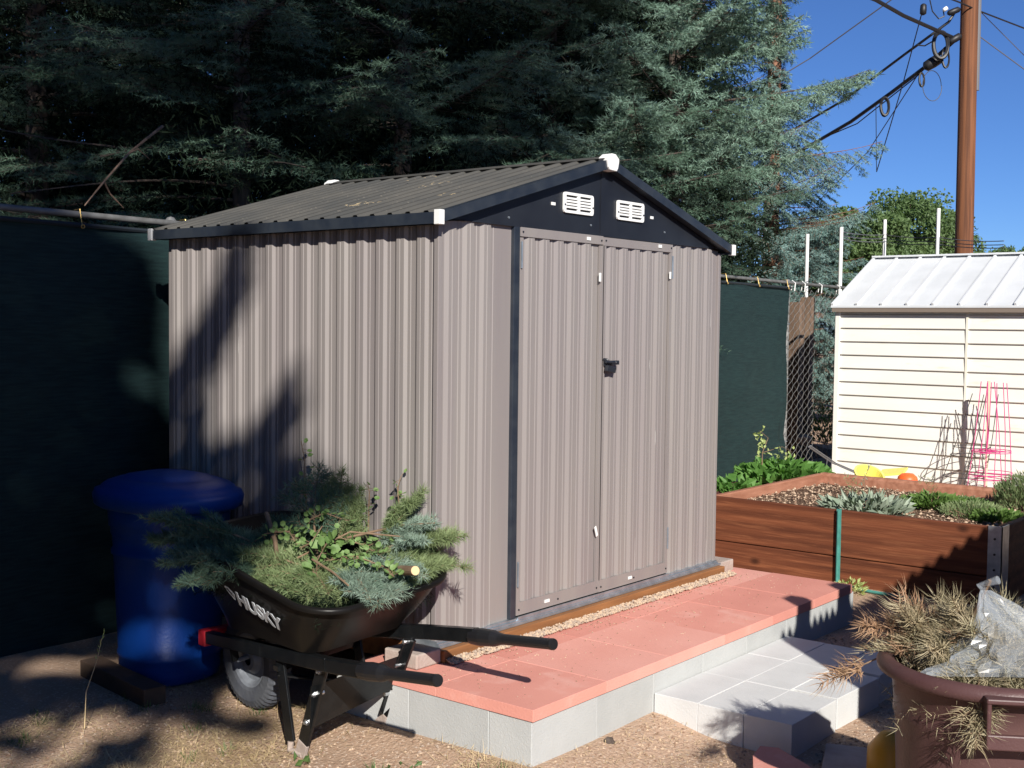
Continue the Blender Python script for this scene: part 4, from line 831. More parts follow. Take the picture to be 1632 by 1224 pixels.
# ================================================================ BLUE BIN
bn = Vector((-.300, 1.335, -.335)); bin_ = thing('rubbish_bin', 'blue plastic rubbish bin with domed lid in the shade behind the wheelbarrow', 'bin', tuple(bn))
def sqlathe(g, c, prof, ex=2.6, n=56, sx=1, sy=1):
    vs = []
    for r, z in prof:
        for k in range(n):
            a = 2*math.pi*k/n; ca, sa = math.cos(a), math.sin(a); q = (abs(ca)**ex+abs(sa)**ex)**(-1/ex); vs.append(Vector(c)+Vector((r*q*ca*sx, r*q*sa*sy, z)))
    g.add(vs, [(i*n+k, i*n+(k+1) % n, (i+1)*n+(k+1) % n, (i+1)*n+k) for i in range(len(prof)-1) for k in range(n)])
g = G(); sqlathe(g, bn, [(0, 0.0022), (.175, 0.0000), (.20, 0.0161), (.207, 0.0537), (.209, 0.1075), (.214, 0.1129), (.214, 0.1290), (.210, 0.1344), (.222, 0.4300), (.228, 0.5590), (.236, 0.5665), (.236, 0.5859), (.229, 0.5934), (.232, 0.6450), (.238, 0.6579), (.238, 0.6880), (.246, 0.6934), (.252, 0.8170), (.245, 0.8224), (.236, 0.8224), (.23, 0.6450), (.19, 0.0323), (0, 0.0323)], 2.5); bb = kid(g, 'body', 'blue', bin_, smooth=True)
lc = bn+Vector((-.015, -.01, .815)); g = G(); sqlathe(g, lc, [(.24, -.045), (.262, -.045), (.283, -.03), (.290, .012), (.280, .035), (.262, .040), (.255, .052), (.235, .068), (.19, .085), (.178, .083), (.165, .094), (.10, .108), (0, .112)], 2.5, sx=.96, sy=1.22); kid(g, 'lid', 'blue', bin_, smooth=True)
g = G(); g.tube([bn+Vector((-.15, .23, .75)), bn+Vector((-.15, .34, .78)), bn+Vector((.12, .34, .78)), bn+Vector((.12, .23, .75))], .014, 8); kid(g, 'handle', 'blue', bin_)
g = G(); p = lc+Vector((.13, -.25, .052)); g.obox(p, (.009, .003, 0), (0, .002, .006), (-.001, .003, 0)); kid(g, 'sticker', 'white_plastic', bin_)
g = G(); g.bar((-.52, 1.62, -.30), (-.60, 1.02, -.30), .10, .075); tag(g.make('timber_offcut', 'darkwood', bevel=.004), 'brown timber offcut on the ground at the foot of the blue bin', 'timber')
# ================================================================ BROWN CAN WITH DEAD BRANCHES
cc = Vector((-.10, -2.185, -.335)); can = thing('trash_can', 'open maroon brown plastic trash can with loop handles and dead branches inside', 'trash can', tuple(cc))
g = G(); g.lathe(cc, [(0, .0), (.215, 0), (.228, .012), (.236, .22), (.242, .235), (.242, .25), (.240, .26), (.250, .50), (.256, .515), (.256, .53), (.254, .54), (.262, .625), (.285, .628), (.302, .638), (.304, .652), (.296, .668), (.280, .676), (.262, .670), (.255, .655), (.236, .26), (.222, .02), (0, .02)], 72); cb = kid(g, 'body', 'can', can, smooth=True)
def can_handle(ang):
    ca, sa = math.cos(ang), math.sin(ang); o = Vector((ca, sa, 0)); t = Vector((-sa, ca, 0)); g = G(); c = cc+o*.292
    for q in (-1, 1): g.obox(c+t*q*.080+o*.004+Vector((0, 0, .595)), t*.006, o*.030, Vector((0, 0, .060)))
    g.obox(c+o*.028+Vector((0, 0, .546)), t*.086, o*.008, Vector((0, 0, .020))); g.obox(c+o*.018+Vector((0, 0, .652)), t*.088, o*.020, Vector((0, 0, .007)))
    kid(g, 'handle', 'can', can, bevel=.004)
ha = math.atan2(-.28-.21, -.95+.14); can_handle(ha); can_handle(ha+math.pi)
db = [((-.06, -2.10, .39), (-.31, -1.79, .27), 'deadneedle2', 'dead rust brown branch reaching furthest left out of the can over the low step'),
 ((-.03, -2.10, .36), (-.27, -1.90, .36), 'deadneedle', 'dead branch leaning out over the left rim of the can'),
 ((-.04, -2.20, .12), (-.14, -1.96, .52), 'deadneedle2', 'dead brown branch rising tallest at the left of the can'),
 ((-.10, -2.25, .12), (-.17, -2.00, .48), 'deadneedle', 'dead branch with long bare needles standing left of centre'),
 ((-.03, -2.30, .10), (-.16, -2.10, .50), 'deadneedle', 'dead grey brown branch in the centre of the can'),
 ((-.02, -2.35, .12), (-.10, -2.22, .55), 'deadneedle', 'dead branch standing beside the clear plastic bag'),
 ((-.08, -2.17, .40), (-.45, -2.28, .31), 'deadneedle', 'dead branch drooping over the front rim of the can'),
 ((.0, -2.20, .36), (-.33, -2.10, .42), 'deadneedle', 'dead branch lying across the mouth of the can towards the front'),
 ((.0, -2.15, .25), (-.24, -2.15, .45), 'deadneedle2', 'dead rusty branch in the front of the heap in the can'),
 ((.05, -2.05, .22), (-.12, -2.05, .42), 'deadneedle', 'dead branch at the back left of the heap in the can'),
 ((.0, -2.3, .25), (-.28, -2.28, .40), 'deadneedle', 'dead branch at the front right of the heap beside the plastic bag'),
 ((-.05, -2.10, .22), (-.22, -1.98, .50), 'deadneedle', 'dead branch fanning up at the far left of the heap in the can'),
 ((-.02, -2.22, .22), (-.20, -2.12, .54), 'deadneedle', 'dead branch fanning up in the middle front of the heap'),
 ((-.02, -2.05, .36), (-.22, -1.86, .42), 'deadneedle2', 'dead rusty branch over the left rim above the long one'),
 ((-.05, -2.28, .25), (-.30, -2.20, .50), 'deadneedle', 'dead branch leaning forward beside the plastic bag'),
 ((.02, -2.15, .2), (-.05, -2.02, .50), 'deadneedle', 'dead branch at the rear of the heap in the can')]
for i, (a, b, m, lab) in enumerate(db):
    v = Vector(b)-Vector(a); branch('dead_branch', lab, 'branch', a, v, v.length*1.02, m, width=.40, lat=9, dens=620, nl=.046, nw=.0026, curve=.45, ang=62, droop=.25 if i == 6 else .05, r0=.005, group='dead conifer branches in the trash can', flat=0, sub=(i not in (0,)), clip=can_clip2 if i == 6 else can_clip)
g = G(); n = 2600; a = rng.random(n)*6.28; r = .23*np.sqrt(rng.random(n)); P = np.stack([cc.x+r*np.cos(a), cc.y+r*np.sin(a), .12+.2*rng.random(n)+.16*(1-(r/.23)**2)], 1); q = unit(rng.normal(size=(n, 3)))
g.tris(needles(P, P+q*.05, 9, .035, .0025, 60)); tag(g.make('needle_litter', 'deadneedle'), 'brown dead needles packed inside the trash can', 'litter', kind='stuff')
# plastic bag
g = G(); ap = Vector((-.205, -2.20, .555)); bc = Vector((-.225, -2.275, .335)); nb_, nr = 44, 22; vs = []
bx = (bc-ap).normalized(); px = Vector((.625, -.781, 0)); py = bx.cross(px).normalized()
for j in range(nr+1):
    t = j/nr; c = ap.lerp(bc, t)+px*.03*math.sin(t*3); rad = .012+.175*t**.9
    for k in range(nb_):
        a = 2*math.pi*k/nb_; q = 1+.16*math.sin(3*a+t*4)+.10*math.sin(7*a-t*9)+.07*math.sin(13*a+t*17)+.05*math.sin(5*a+t*31); vs.append(c+(px*math.cos(a)*1.0+py*math.sin(a)*.55)*rad*q)
g.add(vs, [(j*nb_+k, j*nb_+(k+1) % nb_, (j+1)*nb_+(k+1) % nb_, (j+1)*nb_+k) for j in range(nr) for k in range(nb_)])
g.tube([ap, ap+Vector((.0, .02, .01)), ap+Vector((-.01, -.035, .035))], [.012, .006, .012], 8)
tag(g.make('plastic_bag', 'film', smooth=False, fix=False), 'crumpled clear plastic bag standing in the right of the trash can', 'plastic bag')
g = G(); g.bar((-.15, -2.13, .42), (-.21, -2.212, .585), .008, .008); tag(g.make('stick', 'twig'), 'thin bare stick propping up the top of the clear plastic bag', 'stick')
g = G(); g.tube([(.45, -1.71, -.32), (.44, -1.71, -.26), (.43, -1.71, -.16), (.43, -1.70, -.11)], [.075, .085, .08, .03], 20); tag(g.make('plastic_jug', 'amber', smooth=True), 'amber yellow plastic container in the shade behind the trash can', 'container')
g = G(); g.obox((.62, -1.50, -.315), (.13, .05, 0), (-.04, .10, 0), (0, 0, .012)); tag(g.make('flat_slab', 'stone', bevel=.004), 'thin grey slab lying in the shade between the low step and the can', 'slab')
g = G(); pl = [(a-.05, b+.05) for a, b in ((.435, -1.293), (.46, -1.352), (.30, -1.62), (.10, -1.47), (.205, -1.385), (.33, -1.318))]
n = len(pl); g.add([(x, y, -.335) for x, y in pl]+[(x, y, -.285) for x, y in pl], [tuple(range(n))]+[(k, (k+1) % n, (k+1) % n+n, k+n) for k in range(n)], 0); g.add([(x, y, -.2852) for x, y in pl]+[(x, y, -.252) for x, y in pl], [tuple(range(n, 2*n))]+[(k, (k+1) % n, (k+1) % n+n, k+n) for k in range(n)], 1)
tag(g.make('broken_slab', ['block', 'red']), 'broken piece of red topped slab at the bottom edge of the picture', 'slab')
def rock(name, c, r, m, lab, cat='rock', sq=(1, 1, .7)):
    bm = bmesh.new(); bmesh.ops.create_icosphere(bm, subdivisions=3, radius=1); 
    for v in bm.verts: f = 1+.18*hsh(v.co.x*3+c[0]*9, v.co.y*3+v.co.z*2); v.co = Vector((v.co.x*sq[0]*f*r, v.co.y*sq[1]*f*r, v.co.z*sq[2]*f*r))
    me = bpy.data.meshes.new(name); bm.to_mesh(me); bm.free(); me.materials.append(M[m]); o = bpy.data.objects.new(name, me); o.location = c; COL.objects.link(o); return tag(o, lab, cat)
rock('rock', (.165, -.735, -.30), .022, 'bark', 'small dark rock lying against the front grey blocks', sq=(1, 1, 1.1))
rock('rock', (.21, -.77, -.305), .008, 'white_plastic', 'tiny white pebble next to the small dark rock')
rock('rock', (9.35, 2.8, -.02), .09, 'stone', 'pale round stone seen through the chain link by the brown post')
# creeping weeds in front
for (x, y, n, sz, lab) in ((-.47, -.36, 26, .030, 'creeping grey green weed on the gravel in front of the wheelbarrow, nearest the red step'), (-.62, -.30, 26, .026, 'creeping grey green weed on the gravel between the wheelbarrow feet and the picture edge'), (-.66, .06, 7, .045, 'small broad leaved weed beside the near wheelbarrow foot'), (-.80, -.22, 12, .02, 'tiny yellowing weed at the bottom left of the gravel')):
    C = np.stack([x+rng.normal(0, .07 if n > 20 else .02, n), y+rng.normal(0, .04 if n > 20 else .02, n), np.full(n, gz(x, y)+.008)], 1); g = G(); g.tris(leaves(C, rng.normal(size=(n, 3))*[1, 1, .3]+[0, 0, .25], sz, sz*.55)); root = thing('weed', lab, 'weed', (x, y, gz(x, y))); kid(g, 'leaves', 'weed', root); h = G(); h.tris(stems(np.tile([[x, y, gz(x, y)]], (n, 1)), C, .0012)); kid(h, 'stems', 'twig', root)
g = G(); g.tube([(-.95, .98, -.335), (-.93, 1.0, -.2), (-.88, 1.0, -.08), (-.86, 1.0, -.0)], [.002, .002, .0015, .001], 4); C = np.array([(-.88+.03*t, 1.0, -.08+.1*t) for t in np.linspace(0, 1, 16)]); g2 = G(); g2.tris(leaves(C, rng.normal(size=(16, 3))*.5+[0, 0, 1], .02, .005))
root = thing('grass_stalk', 'single tall dry grass stalk with a seed head left of the blue bin', 'grass stalk', (-.95, .98, -.335)); kid(g, 'stem', 'straw', root); kid(g2, 'seed_head', 'lime', root)
# ================================================================ UTILITY POLE, CABLES, POSTS
def ray(px, py, dist):    # picture position (1632 wide) at a distance in metres, used to read off real positions
    return CAM+(Fv+Rr*((px-816)/1933.37)-Ur*((py-612)/1933.37))*dist
PB = Vector((16.83, 3.53, 0)); pole = thing('utility_pole', 'tall reddish brown wooden utility pole beyond the cream shed', 'utility pole', (PB.x, PB.y, -.4))
g = G(); g.tube([PB+Vector((0, 0, -.5)), PB+Vector((.03, .02, 3)), PB+Vector((.08, .06, 6.5)), PB+Vector((.12, .09, 10))], [.155, .145, .140, .13], 20); kid(g, 'shaft', 'pole', pole, smooth=True)
g = G(); g.tube([PB+Vector((.12, -.09, 5.2)), PB+Vector((.15, -.07, 7.5)), PB+Vector((.2, -.04, 9.9))], .035, 8); kid(g, 'conduit', 'greycable', pole)
def cable(label, pts, r, mt='cable', name='cable', sag=0, grp='cables strung from the utility pole'):
    P = [ray(*p) for p in pts]; Q = []
    for a, b in zip(P[:-1], P[1:]):
        for k in range(10): t = k/10; Q.append(a.lerp(b, t)-Vector((0, 0, sag*4*t*(1-t))))
    Q.append(P[-1]); g = G(); g.tube(Q, r, 6); return tag(g.make(name, mt), label, 'cable', grp)
cable('thickest black cable running down from the upper left to the pole', [(1200, -75, 17), (1396, 0, 18.7), (1440, 25, 19.2), (1519, 60, 20)], .030)
cable('black cable curving up to the pole above the coils', [(1250, 215, 24), (1344, 160, 22), (1440, 88, 20.6), (1485, 55, 20.1), (1512, 35, 20), (1524, 16, 20)], .022)
cable('thick cable bundle rising to the pole through the splice case', [(1260, 250, 24), (1356, 194, 22), (1420, 148, 21), (1474, 107, 20.3), (1522, 64, 20)], .032)
cable('thin cable lashed under the bundle below the small coil', [(1300, 225, 23), (1366, 197, 22), (1400, 170, 21.4), (1461, 122, 20.5), (1480, 103, 20.2)], .010)
cable('thin wire high across the sky left of the pole', [(1200, 148, 30), (1291, 93, 29), (1420, 0, 27), (1480, -45, 26)], .014, 'greycable')
cable('thin drop wire hanging from the small black box', [(1397, 274, 21.5), (1440, 130, 20.7), (1471, 14, 20)], .010)
cable('thin drop wire sloping down from the cable bundle', [(1300, 325, 26), (1383, 242, 23), (1461, 122, 20.4)], .009)
cable('short vertical wire hanging from the small coil', [(1396, 168, 20.8), (1397, 272, 20.8)], .007)
cable('upper thin wire leaving the pole to the right', [(1440, -30, 19), (1530, 4, 19.6), (1562, 18, 20), (1640, 48, 21), (1700, 70, 22)], .013)
cable('middle thin wire leaving the pole to the right', [(1562, 18, 20), (1640, 96, 22), (1700, 150, 23)], .007, 'greycable')
cable('lower thin wire leaving the pole to the right', [(1557, 55, 20), (1640, 116, 21), (1700, 160, 22)], .009, 'greycable')
cable('thin sagging wire loop above the splice case', [(1462, 72, 20.3), (1474, 73, 20.3), (1486, 66, 20.2), (1500, 45, 20.1)], .012)
cable('thin looping wire hanging below the insulator', [(1482, 0, 20), (1486, 18, 20), (1496, 30, 20), (1505, 26, 20), (1503, 16, 20)], .010, 'cable')
def coil(label, c, rx, ry, d, tr, turns=3, mt='cable'):
    o = ray(*c, d); s = d/1933.37; g = G(); P = []
    for k in range(28*turns+1):
        a = 2*math.pi*k/28; w_ = 1+.05*math.sin(k*.31); P.append(o+Rr*rx*s*w_*math.cos(a)+Ur*ry*s*w_*math.sin(a)+Fv*.02*math.sin(k*.2))
    g.tube(P, tr, 6); return tag(g.make('cable_coil', mt), label, 'cable coil')
coil('large coil of black cable hanging beside the pole', (1499, 72), 11, 21, 19.95, .028, 4)
coil('small coil of black cable hanging from the bundle in mid span', (1410, 170), 6, 14, 21, .022, 4)
coil('wide thin wire loop hanging below the splice case', (1485, 137), 15, 24, 20.1, .006, 1)
coil('narrow black loop below the splice case', (1469, 127), 3.5, 11, 20.2, .015, 2)
coil('ragged black loop between the splice case and the pole', (1507, 92), 5, 16, 20, .014, 3)
def pill(label, a, b, r, d, mt='cable', nm='splice_case', cat='splice case'):
    A, B_ = ray(*a, d), ray(*b, d); g = G(); g.tube([A, A.lerp(B_, .12), A.lerp(B_, .5), A.lerp(B_, .88), B_], [r*.4, r*.9, r, r*.95, r*.4], 14); return tag(g.make(nm, mt, smooth=True), label, cat)
pill('black splice case on the cable bundle near the pole', (1473, 108), (1499, 92), .095, 20.15)
pill('small black box on the thin wire at the top', (1472, 6), (1471, 24), .055, 20, nm='cable_box', cat='cable box')
pill('white glinting insulator left of the pole top', (1503, 17), (1510, 12), .035, 19.9, 'glassy', 'insulator', 'insulator')
pill('black cable bracket holding the upper cables to the pole', (1510, 22), (1530, 14), .05, 19.95, nm='cable_bracket', cat='bracket')
pill('black clamp holding the cable bundle to the pole', (1512, 68), (1532, 56), .06, 19.95, nm='cable_clamp', cat='clamp')
for (px, py, d, lab) in ((1287, 373, 14.6, 'white post, shortest of the four in front of the far trees'), (1341, 362, 13.6, 'white post, second from the left before the far trees'), (1410.5, 350, 15.3, 'white post standing left of the cream shed ridge'), (1496, 332, 14, 'white post just left of the utility pole')):
    t = ray(px, py, d); root = thing('fence_post', lab, 'post', (t.x, t.y, -.4), 'white posts before the far trees'); g = G(); g.cyl((t.x, t.y, -.4), (t.x, t.y, t.z), .022, 10); kid(g, 'shaft', 'white_post', root)
    g = G(); g.bar((t.x+.03, t.y-.036, -.4), (t.x+.03, t.y-.036, t.z-.05), .012, .012); kid(g, 'rusty_edge', 'rust', root)
for k, dy in enumerate((0, 6, 11)):
    cable('faint wire strung between the white posts, %s' % ('top one', 'middle one', 'lowest one')[k], [(1340, 369+dy, 13.6), (1410, 374+dy, 15.3), (1496, 378+dy, 14.02), (1600, 384+dy, 12.8)], .005, 'greycable', 'post_wire', .02, 'wires between the white posts')
# ================================================================ TREES
def conifer(name, label, base, H, z0, Lf, nb, needle, inner, nl, nw, npn, seed, tr=.16, bark='bark', droop=.25, hang=0., latd=.085, lmax=.75, upt=.15, bare=0, facing=None, lean=(0, 0), tw=.0022, fill=5000, fr=.55, fsz=.10):
    global rng
    rs = rng; rng = np.random.default_rng(seed); rd = random.Random(seed); bx_, by_ = base
    root = thing(name, label, 'tree', (bx_, by_, -.4)); g = G()
    ax = lambda z: np.array([bx_+lean[0]*(z+.4)/H, by_+lean[1]*(z+.4)/H, z])
    g.tube([ax(z) for z in np.linspace(-.5, H, 14)], [tr*.75*(1-.9*(i/13)**1.2) for i in range(14)], 12)
    S0, S1, T0, T1 = [], [], [], []
    for b in range(nb):
        z = z0+(H-z0)*((b+rd.random())/nb)**1.15; az_ = b*2.39996+rd.uniform(-.5, .5)
        if facing is not None and rd.random() < .45:   # more boughs towards the open, lit side
            az_ = facing+rd.uniform(-1.1, 1.1)
        L = Lf(z, az_)*rd.uniform(.72, 1.12)
        if L < .15: continue
        d = np.array([math.cos(az_), math.sin(az_), 0]); sd = np.array([-d[1], d[0], 0]); dr = droop*rd.uniform(.5, 1.5); wv = rd.uniform(-.12, .12)
        f = lambda t: ax(z)+d*L*t+sd*wv*L*math.sin(2.5*t)+np.array([0, 0, L*(.12*t-dr*t*t+upt*t**3)])
        pts = [f(t) for t in np.linspace(0, 1, 8)]; g.tube(pts, [max(.004, .017*L/2.2*(1-.85*i/7)) for i in range(8)], 5, False)
        if rd.random() < bare: continue
        n = max(5, int(L/latd))
        for i in range(n):
            t = .16+.84*(i+rd.random()*.7)/n; p = f(min(t, 1))
            for q in (-1, 1):
                if rd.random() < .1: continue
                l = min(lmax, .42*L*(1.02-t)**.75+.10)*rd.uniform(.6, 1.15); dl = d*rd.uniform(.5, 1.0)+sd*q*.95+np.array([0, 0, rd.uniform(-.25, .12)-hang*.5]); dl /= np.linalg.norm(dl)
                e_ = p+dl*l+np.array([0, 0, -.16*l-hang*l*.5]); m = (p+e_)/2+np.array([0, 0, .04*l]); T0 += [p, m]; T1 += [m, e_]
                if l > .1: S0.append(p*.55+m*.45); S1.append(m)
                S0.append(m); S1.append(e_); k = max(1, int(l/.075)); sl_ = np.cross(dl, [0, 0, 1]); sl_ /= np.linalg.norm(sl_)+1e-9
                for j in range(k):
                    u = .25+.75*(j+rd.random()*.5)/k; bb = (p*(1-2*u)+m*2*u) if u < .5 else (m*(2-2*u)+e_*(2*u-1))
                    for q2 in (-1, 1):
                        if rd.random() < .15: continue
                        dd = dl*.75+sl_*q2*.8+np.array([0, 0, rd.uniform(-.3, .15)-hang]); dd /= np.linalg.norm(dd); S0.append(bb); S1.append(bb+dd*rd.uniform(.06, .14)*(1.1-.4*u))
    kid(g, 'trunk', bark, root, fix=False)
    S0, S1 = np.array(S0), np.array(S1); cr = G(); cr.tris(needles(S0, S1, npn, nl, nw, 48, .15, 0, .12)); ctr = kid(cr, 'crown', needle, root)
    g2 = G(); g2.tris(stems(np.array(T0), np.array(T1), tw)); kid(g2, 'twigs', inner, root)
    fl = fill
    if fl:
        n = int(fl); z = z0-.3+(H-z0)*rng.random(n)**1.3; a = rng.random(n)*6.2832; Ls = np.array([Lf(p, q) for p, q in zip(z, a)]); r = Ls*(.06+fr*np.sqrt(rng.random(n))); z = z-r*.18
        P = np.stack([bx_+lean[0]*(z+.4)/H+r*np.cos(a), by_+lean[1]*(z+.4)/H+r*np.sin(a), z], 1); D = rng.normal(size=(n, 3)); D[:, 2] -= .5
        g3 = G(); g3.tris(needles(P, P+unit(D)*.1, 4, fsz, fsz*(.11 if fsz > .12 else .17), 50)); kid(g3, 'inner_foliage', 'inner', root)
    rng = rs; return root
CAMDIR = math.atan2(-.6, -.8)
def atpx(px, d): p = ray(px, 400, d); return (p.x, p.y)
cone = lambda L0, z0, H: (lambda z, a: L0*max(0, min(1, (H-z)/(H-z0)*1.15)))
conifer('fir_tree', 'large dark fir behind the left end of the green fence', atpx(60, 10.5), 11, .7, cone(3.0, 1, 11), 95, 'darkfir', 'bark', .042, .0052, 9, 21, .15, facing=CAMDIR, droop=.32, fill=24000, fsz=.08)
conifer('fir_tree', 'dark fir with bare grey stubs above the far roof edge of the shed', atpx(385, 9.3), 10, 1.0, cone(1.9, 1, 10), 84, 'darkfir', 'bark', .042, .005, 10, 22, .11, bare=.18, facing=CAMDIR, droop=.30, fill=12000, fsz=.08)
conifer('fir_tree', 'fir with long flat boughs behind the middle of the shed roof', atpx(640, 10.2), 10.5, 1.1, cone(2.3, 1, 10.5), 95, 'darkfir', 'bark', .042, .0052, 10, 23, .13, facing=CAMDIR, droop=.22, fill=15000, fsz=.08)
conifer('fir_tree', 'dark fir in deep shade behind the shed ridge', atpx(870, 12), 11, 1.1, cone(2.3, 1, 11), 90, 'darkfir', 'bark', .042, .006, 9, 24, .15, facing=CAMDIR, fill=8000)
conifer('fir_tree', 'pale blue green fir with brushy sunlit boughs right of the shed ridge', atpx(1070, 11.8), 10, 2.5, lambda z, a: 1.85*max(0, min(1, (10-z)/7.5)), 120, 'palefir', 'bark', .056, .0074, 12, 25, .11, facing=CAMDIR, droop=.10, upt=.2, fill=6500, fsz=.07)
def spr(z, a):
    px_side = math.cos(a-math.atan2(Rv.y, Rv.x))     # towards the picture's right
    base = 1.45 if z < 3.9 else max(.28, 1.45-(z-3.9)*1.25)
    if z > 7: base = .8
    return base*(1 if px_side > -.2 else 1.25) * (.85 if z < 1.8 else 1)
conifer('blue_spruce', 'blue spruce with reddish trunk and hanging twigs against the blue sky', atpx(1228, 18.5), 14, 1.0, spr, 170, 'spruce', 'bark_red', .046, .0095, 12, 26, .19, 'bark_red', droop=.22, hang=.45, upt=.2, facing=CAMDIR-.2, fill=9000, fr=.42, fsz=.07)
conifer('blue_spruce', 'low blue spruce boughs showing above the fence beside the cream shed roof', atpx(1290, 21), 3.3, .2, lambda z, a: 1.7*max(.1, min(1, (3.5-z)/2.2)), 85, 'spruce', 'bark_red', .046, .0095, 10, 27, .10, 'bark_red', droop=.3, hang=.3, facing=CAMDIR, fill=3500)
for i, (px, d, lab) in enumerate(((-120, 14, 'leftmost dark conifer at the back of the wood'), (170, 14.5, 'dark conifer at the back of the wood, behind the large left fir'), (430, 14.5, 'dark conifer at the back of the wood, behind the fir with bare stubs'), (660, 15, 'dark conifer at the back of the wood, behind the long boughed fir'), (860, 16, 'dark conifer at the back of the wood, behind the shed ridge'), (1000, 16.5, 'dark conifer at the back of the wood, behind the pale fir'))):
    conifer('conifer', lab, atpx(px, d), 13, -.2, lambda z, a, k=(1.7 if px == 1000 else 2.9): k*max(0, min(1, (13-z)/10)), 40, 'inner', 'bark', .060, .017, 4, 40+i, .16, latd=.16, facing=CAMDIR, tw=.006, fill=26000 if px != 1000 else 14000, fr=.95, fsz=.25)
for (x, y, H_, r_t, lab) in ((-3.9, 1.3, 6.5, 1.5, 'unseen conifer added far left of the blue bin to block skylight'), (-5.6, -.8, 7, 1.6, 'unseen conifer added at the left of the viewer to block skylight'), (-2.2, 5.0, 9, 2.2, 'unseen conifer added over the fence at far left to block skylight'), (-5.5, 4.2, 9, 2.4, 'unseen conifer added over the fence beyond the left edge to block skylight'), (7.2, -6.4, 8, 2.0, 'unseen conifer added beyond the picket fence to block skylight'), (10.5, -6.0, 9, 2.2, 'unseen conifer added right of the cream shed to block skylight')):  # unseen conifers, added to cut skylight and deepen the shade
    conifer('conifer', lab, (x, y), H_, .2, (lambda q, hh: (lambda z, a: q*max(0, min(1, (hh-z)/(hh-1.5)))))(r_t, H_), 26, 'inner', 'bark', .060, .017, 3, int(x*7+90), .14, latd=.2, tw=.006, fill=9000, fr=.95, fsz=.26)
def broadleaf(name, label, c, rx, rz, zc, n, ls, mt, seed, trunk_r=.12, base=-.4, cat='tree', nl=46):
    global rng
    rs = rng; rng = np.random.default_rng(seed); rd = random.Random(seed); root = thing(name, label, cat, (c[0], c[1], base)); g = G(); g.tube([(c[0], c[1], base-.1), (c[0]+.05, c[1], (base+zc)/2), (c[0], c[1]+.05, zc)], [trunk_r, trunk_r*.8, trunk_r*.5], 10)
    CS = []
    for k in range(nl):
        v = unit(rng.normal(size=3)); r = rng.random()**.45; p = np.array([c[0]+v[0]*rx*r*.85, c[1]+v[1]*rx*r*.85, zc+v[2]*rz*r*.9]); CS.append((p, rx*rng.uniform(.16, .34)))
        g.tube([(c[0], c[1], zc-rz*.55), tuple((p+np.array([c[0], c[1], zc-rz*.4]))/2), tuple(p)], [trunk_r*.35, trunk_r*.2, trunk_r*.06], 5, False)
    kid(g, 'trunk', 'bark', root, fix=False); g = G()
    for p, r in CS:
        m = n//nl; v = unit(rng.normal(size=(m, 3)))*(rng.random((m, 1))**.4)*r; v[:, 2] *= .7; g.tris(leaves(p+v, rng.normal(size=(m, 3))+[0, 0, -.4], ls, ls*.6))
    kid(g, 'crown', mt, root); rng = rs; return root
for (px, d, py, rx, rz, n, lab) in ((1450, 38, 368, 2.1, 1.35, 12000, 'sunlit green broadleaf tree behind the white posts, tallest one'), (1352, 36, 385, 1.5, 1.3, 8000, 'green broadleaf tree behind the white posts, left of the tallest one'), (1515, 40, 392, 1.3, 1.0, 6000, 'green broadleaf tree partly behind the utility pole'), (1390, 34, 400, 2.0, 1.1, 10000, 'low green thicket under the tallest broadleaf tree'), (1300, 33, 425, 1.5, 1.3, 7000, 'low green thicket behind the shortest white post'), (1480, 36, 430, 1.3, .6, 4000, 'low green thicket left of the pole foot'), (1598, 52, 408, .75, .42, 2500, 'small distant tree top right of the pole'), (1640, 50, 408, .6, .35, 1500, 'small distant tree top at the right picture edge')):
    p = ray(px, py, d); broadleaf('broadleaf_tree', lab, (p.x, p.y), rx, rz, p.z, n, .13, 'elm', int(px), .10)
# bare stubs, dead twigs hanging by the fence, pine cone
for (pts, r, lab) in (([(0.95, 3.15, 2.45), (0.74, 3.0, 2.34), (0.50, 2.83, 2.21), (0.12, 2.49, 1.99), (-0.15, 2.24, 1.83)], .010, 'long bare branch arching down to the fence rail at the left'),):
    g = G(); g.tube(pts, [r, r*.8, r*.7, r*.55, r*.3], 7); q = Vector(pts[3]); g.tube([q, q+Vector((.05, .02, -.06)), q+Vector((.12, .0, -.13))], [.007, .005, .002], 5); g.tube([Vector(pts[2]), Vector(pts[2])+Vector((.06, 0, .03)), Vector(pts[2])+Vector((.14, 0, -.02))], [.006, .004, .002], 5); tag(g.make('bare_branch', 'oldwood'), lab, 'branch')
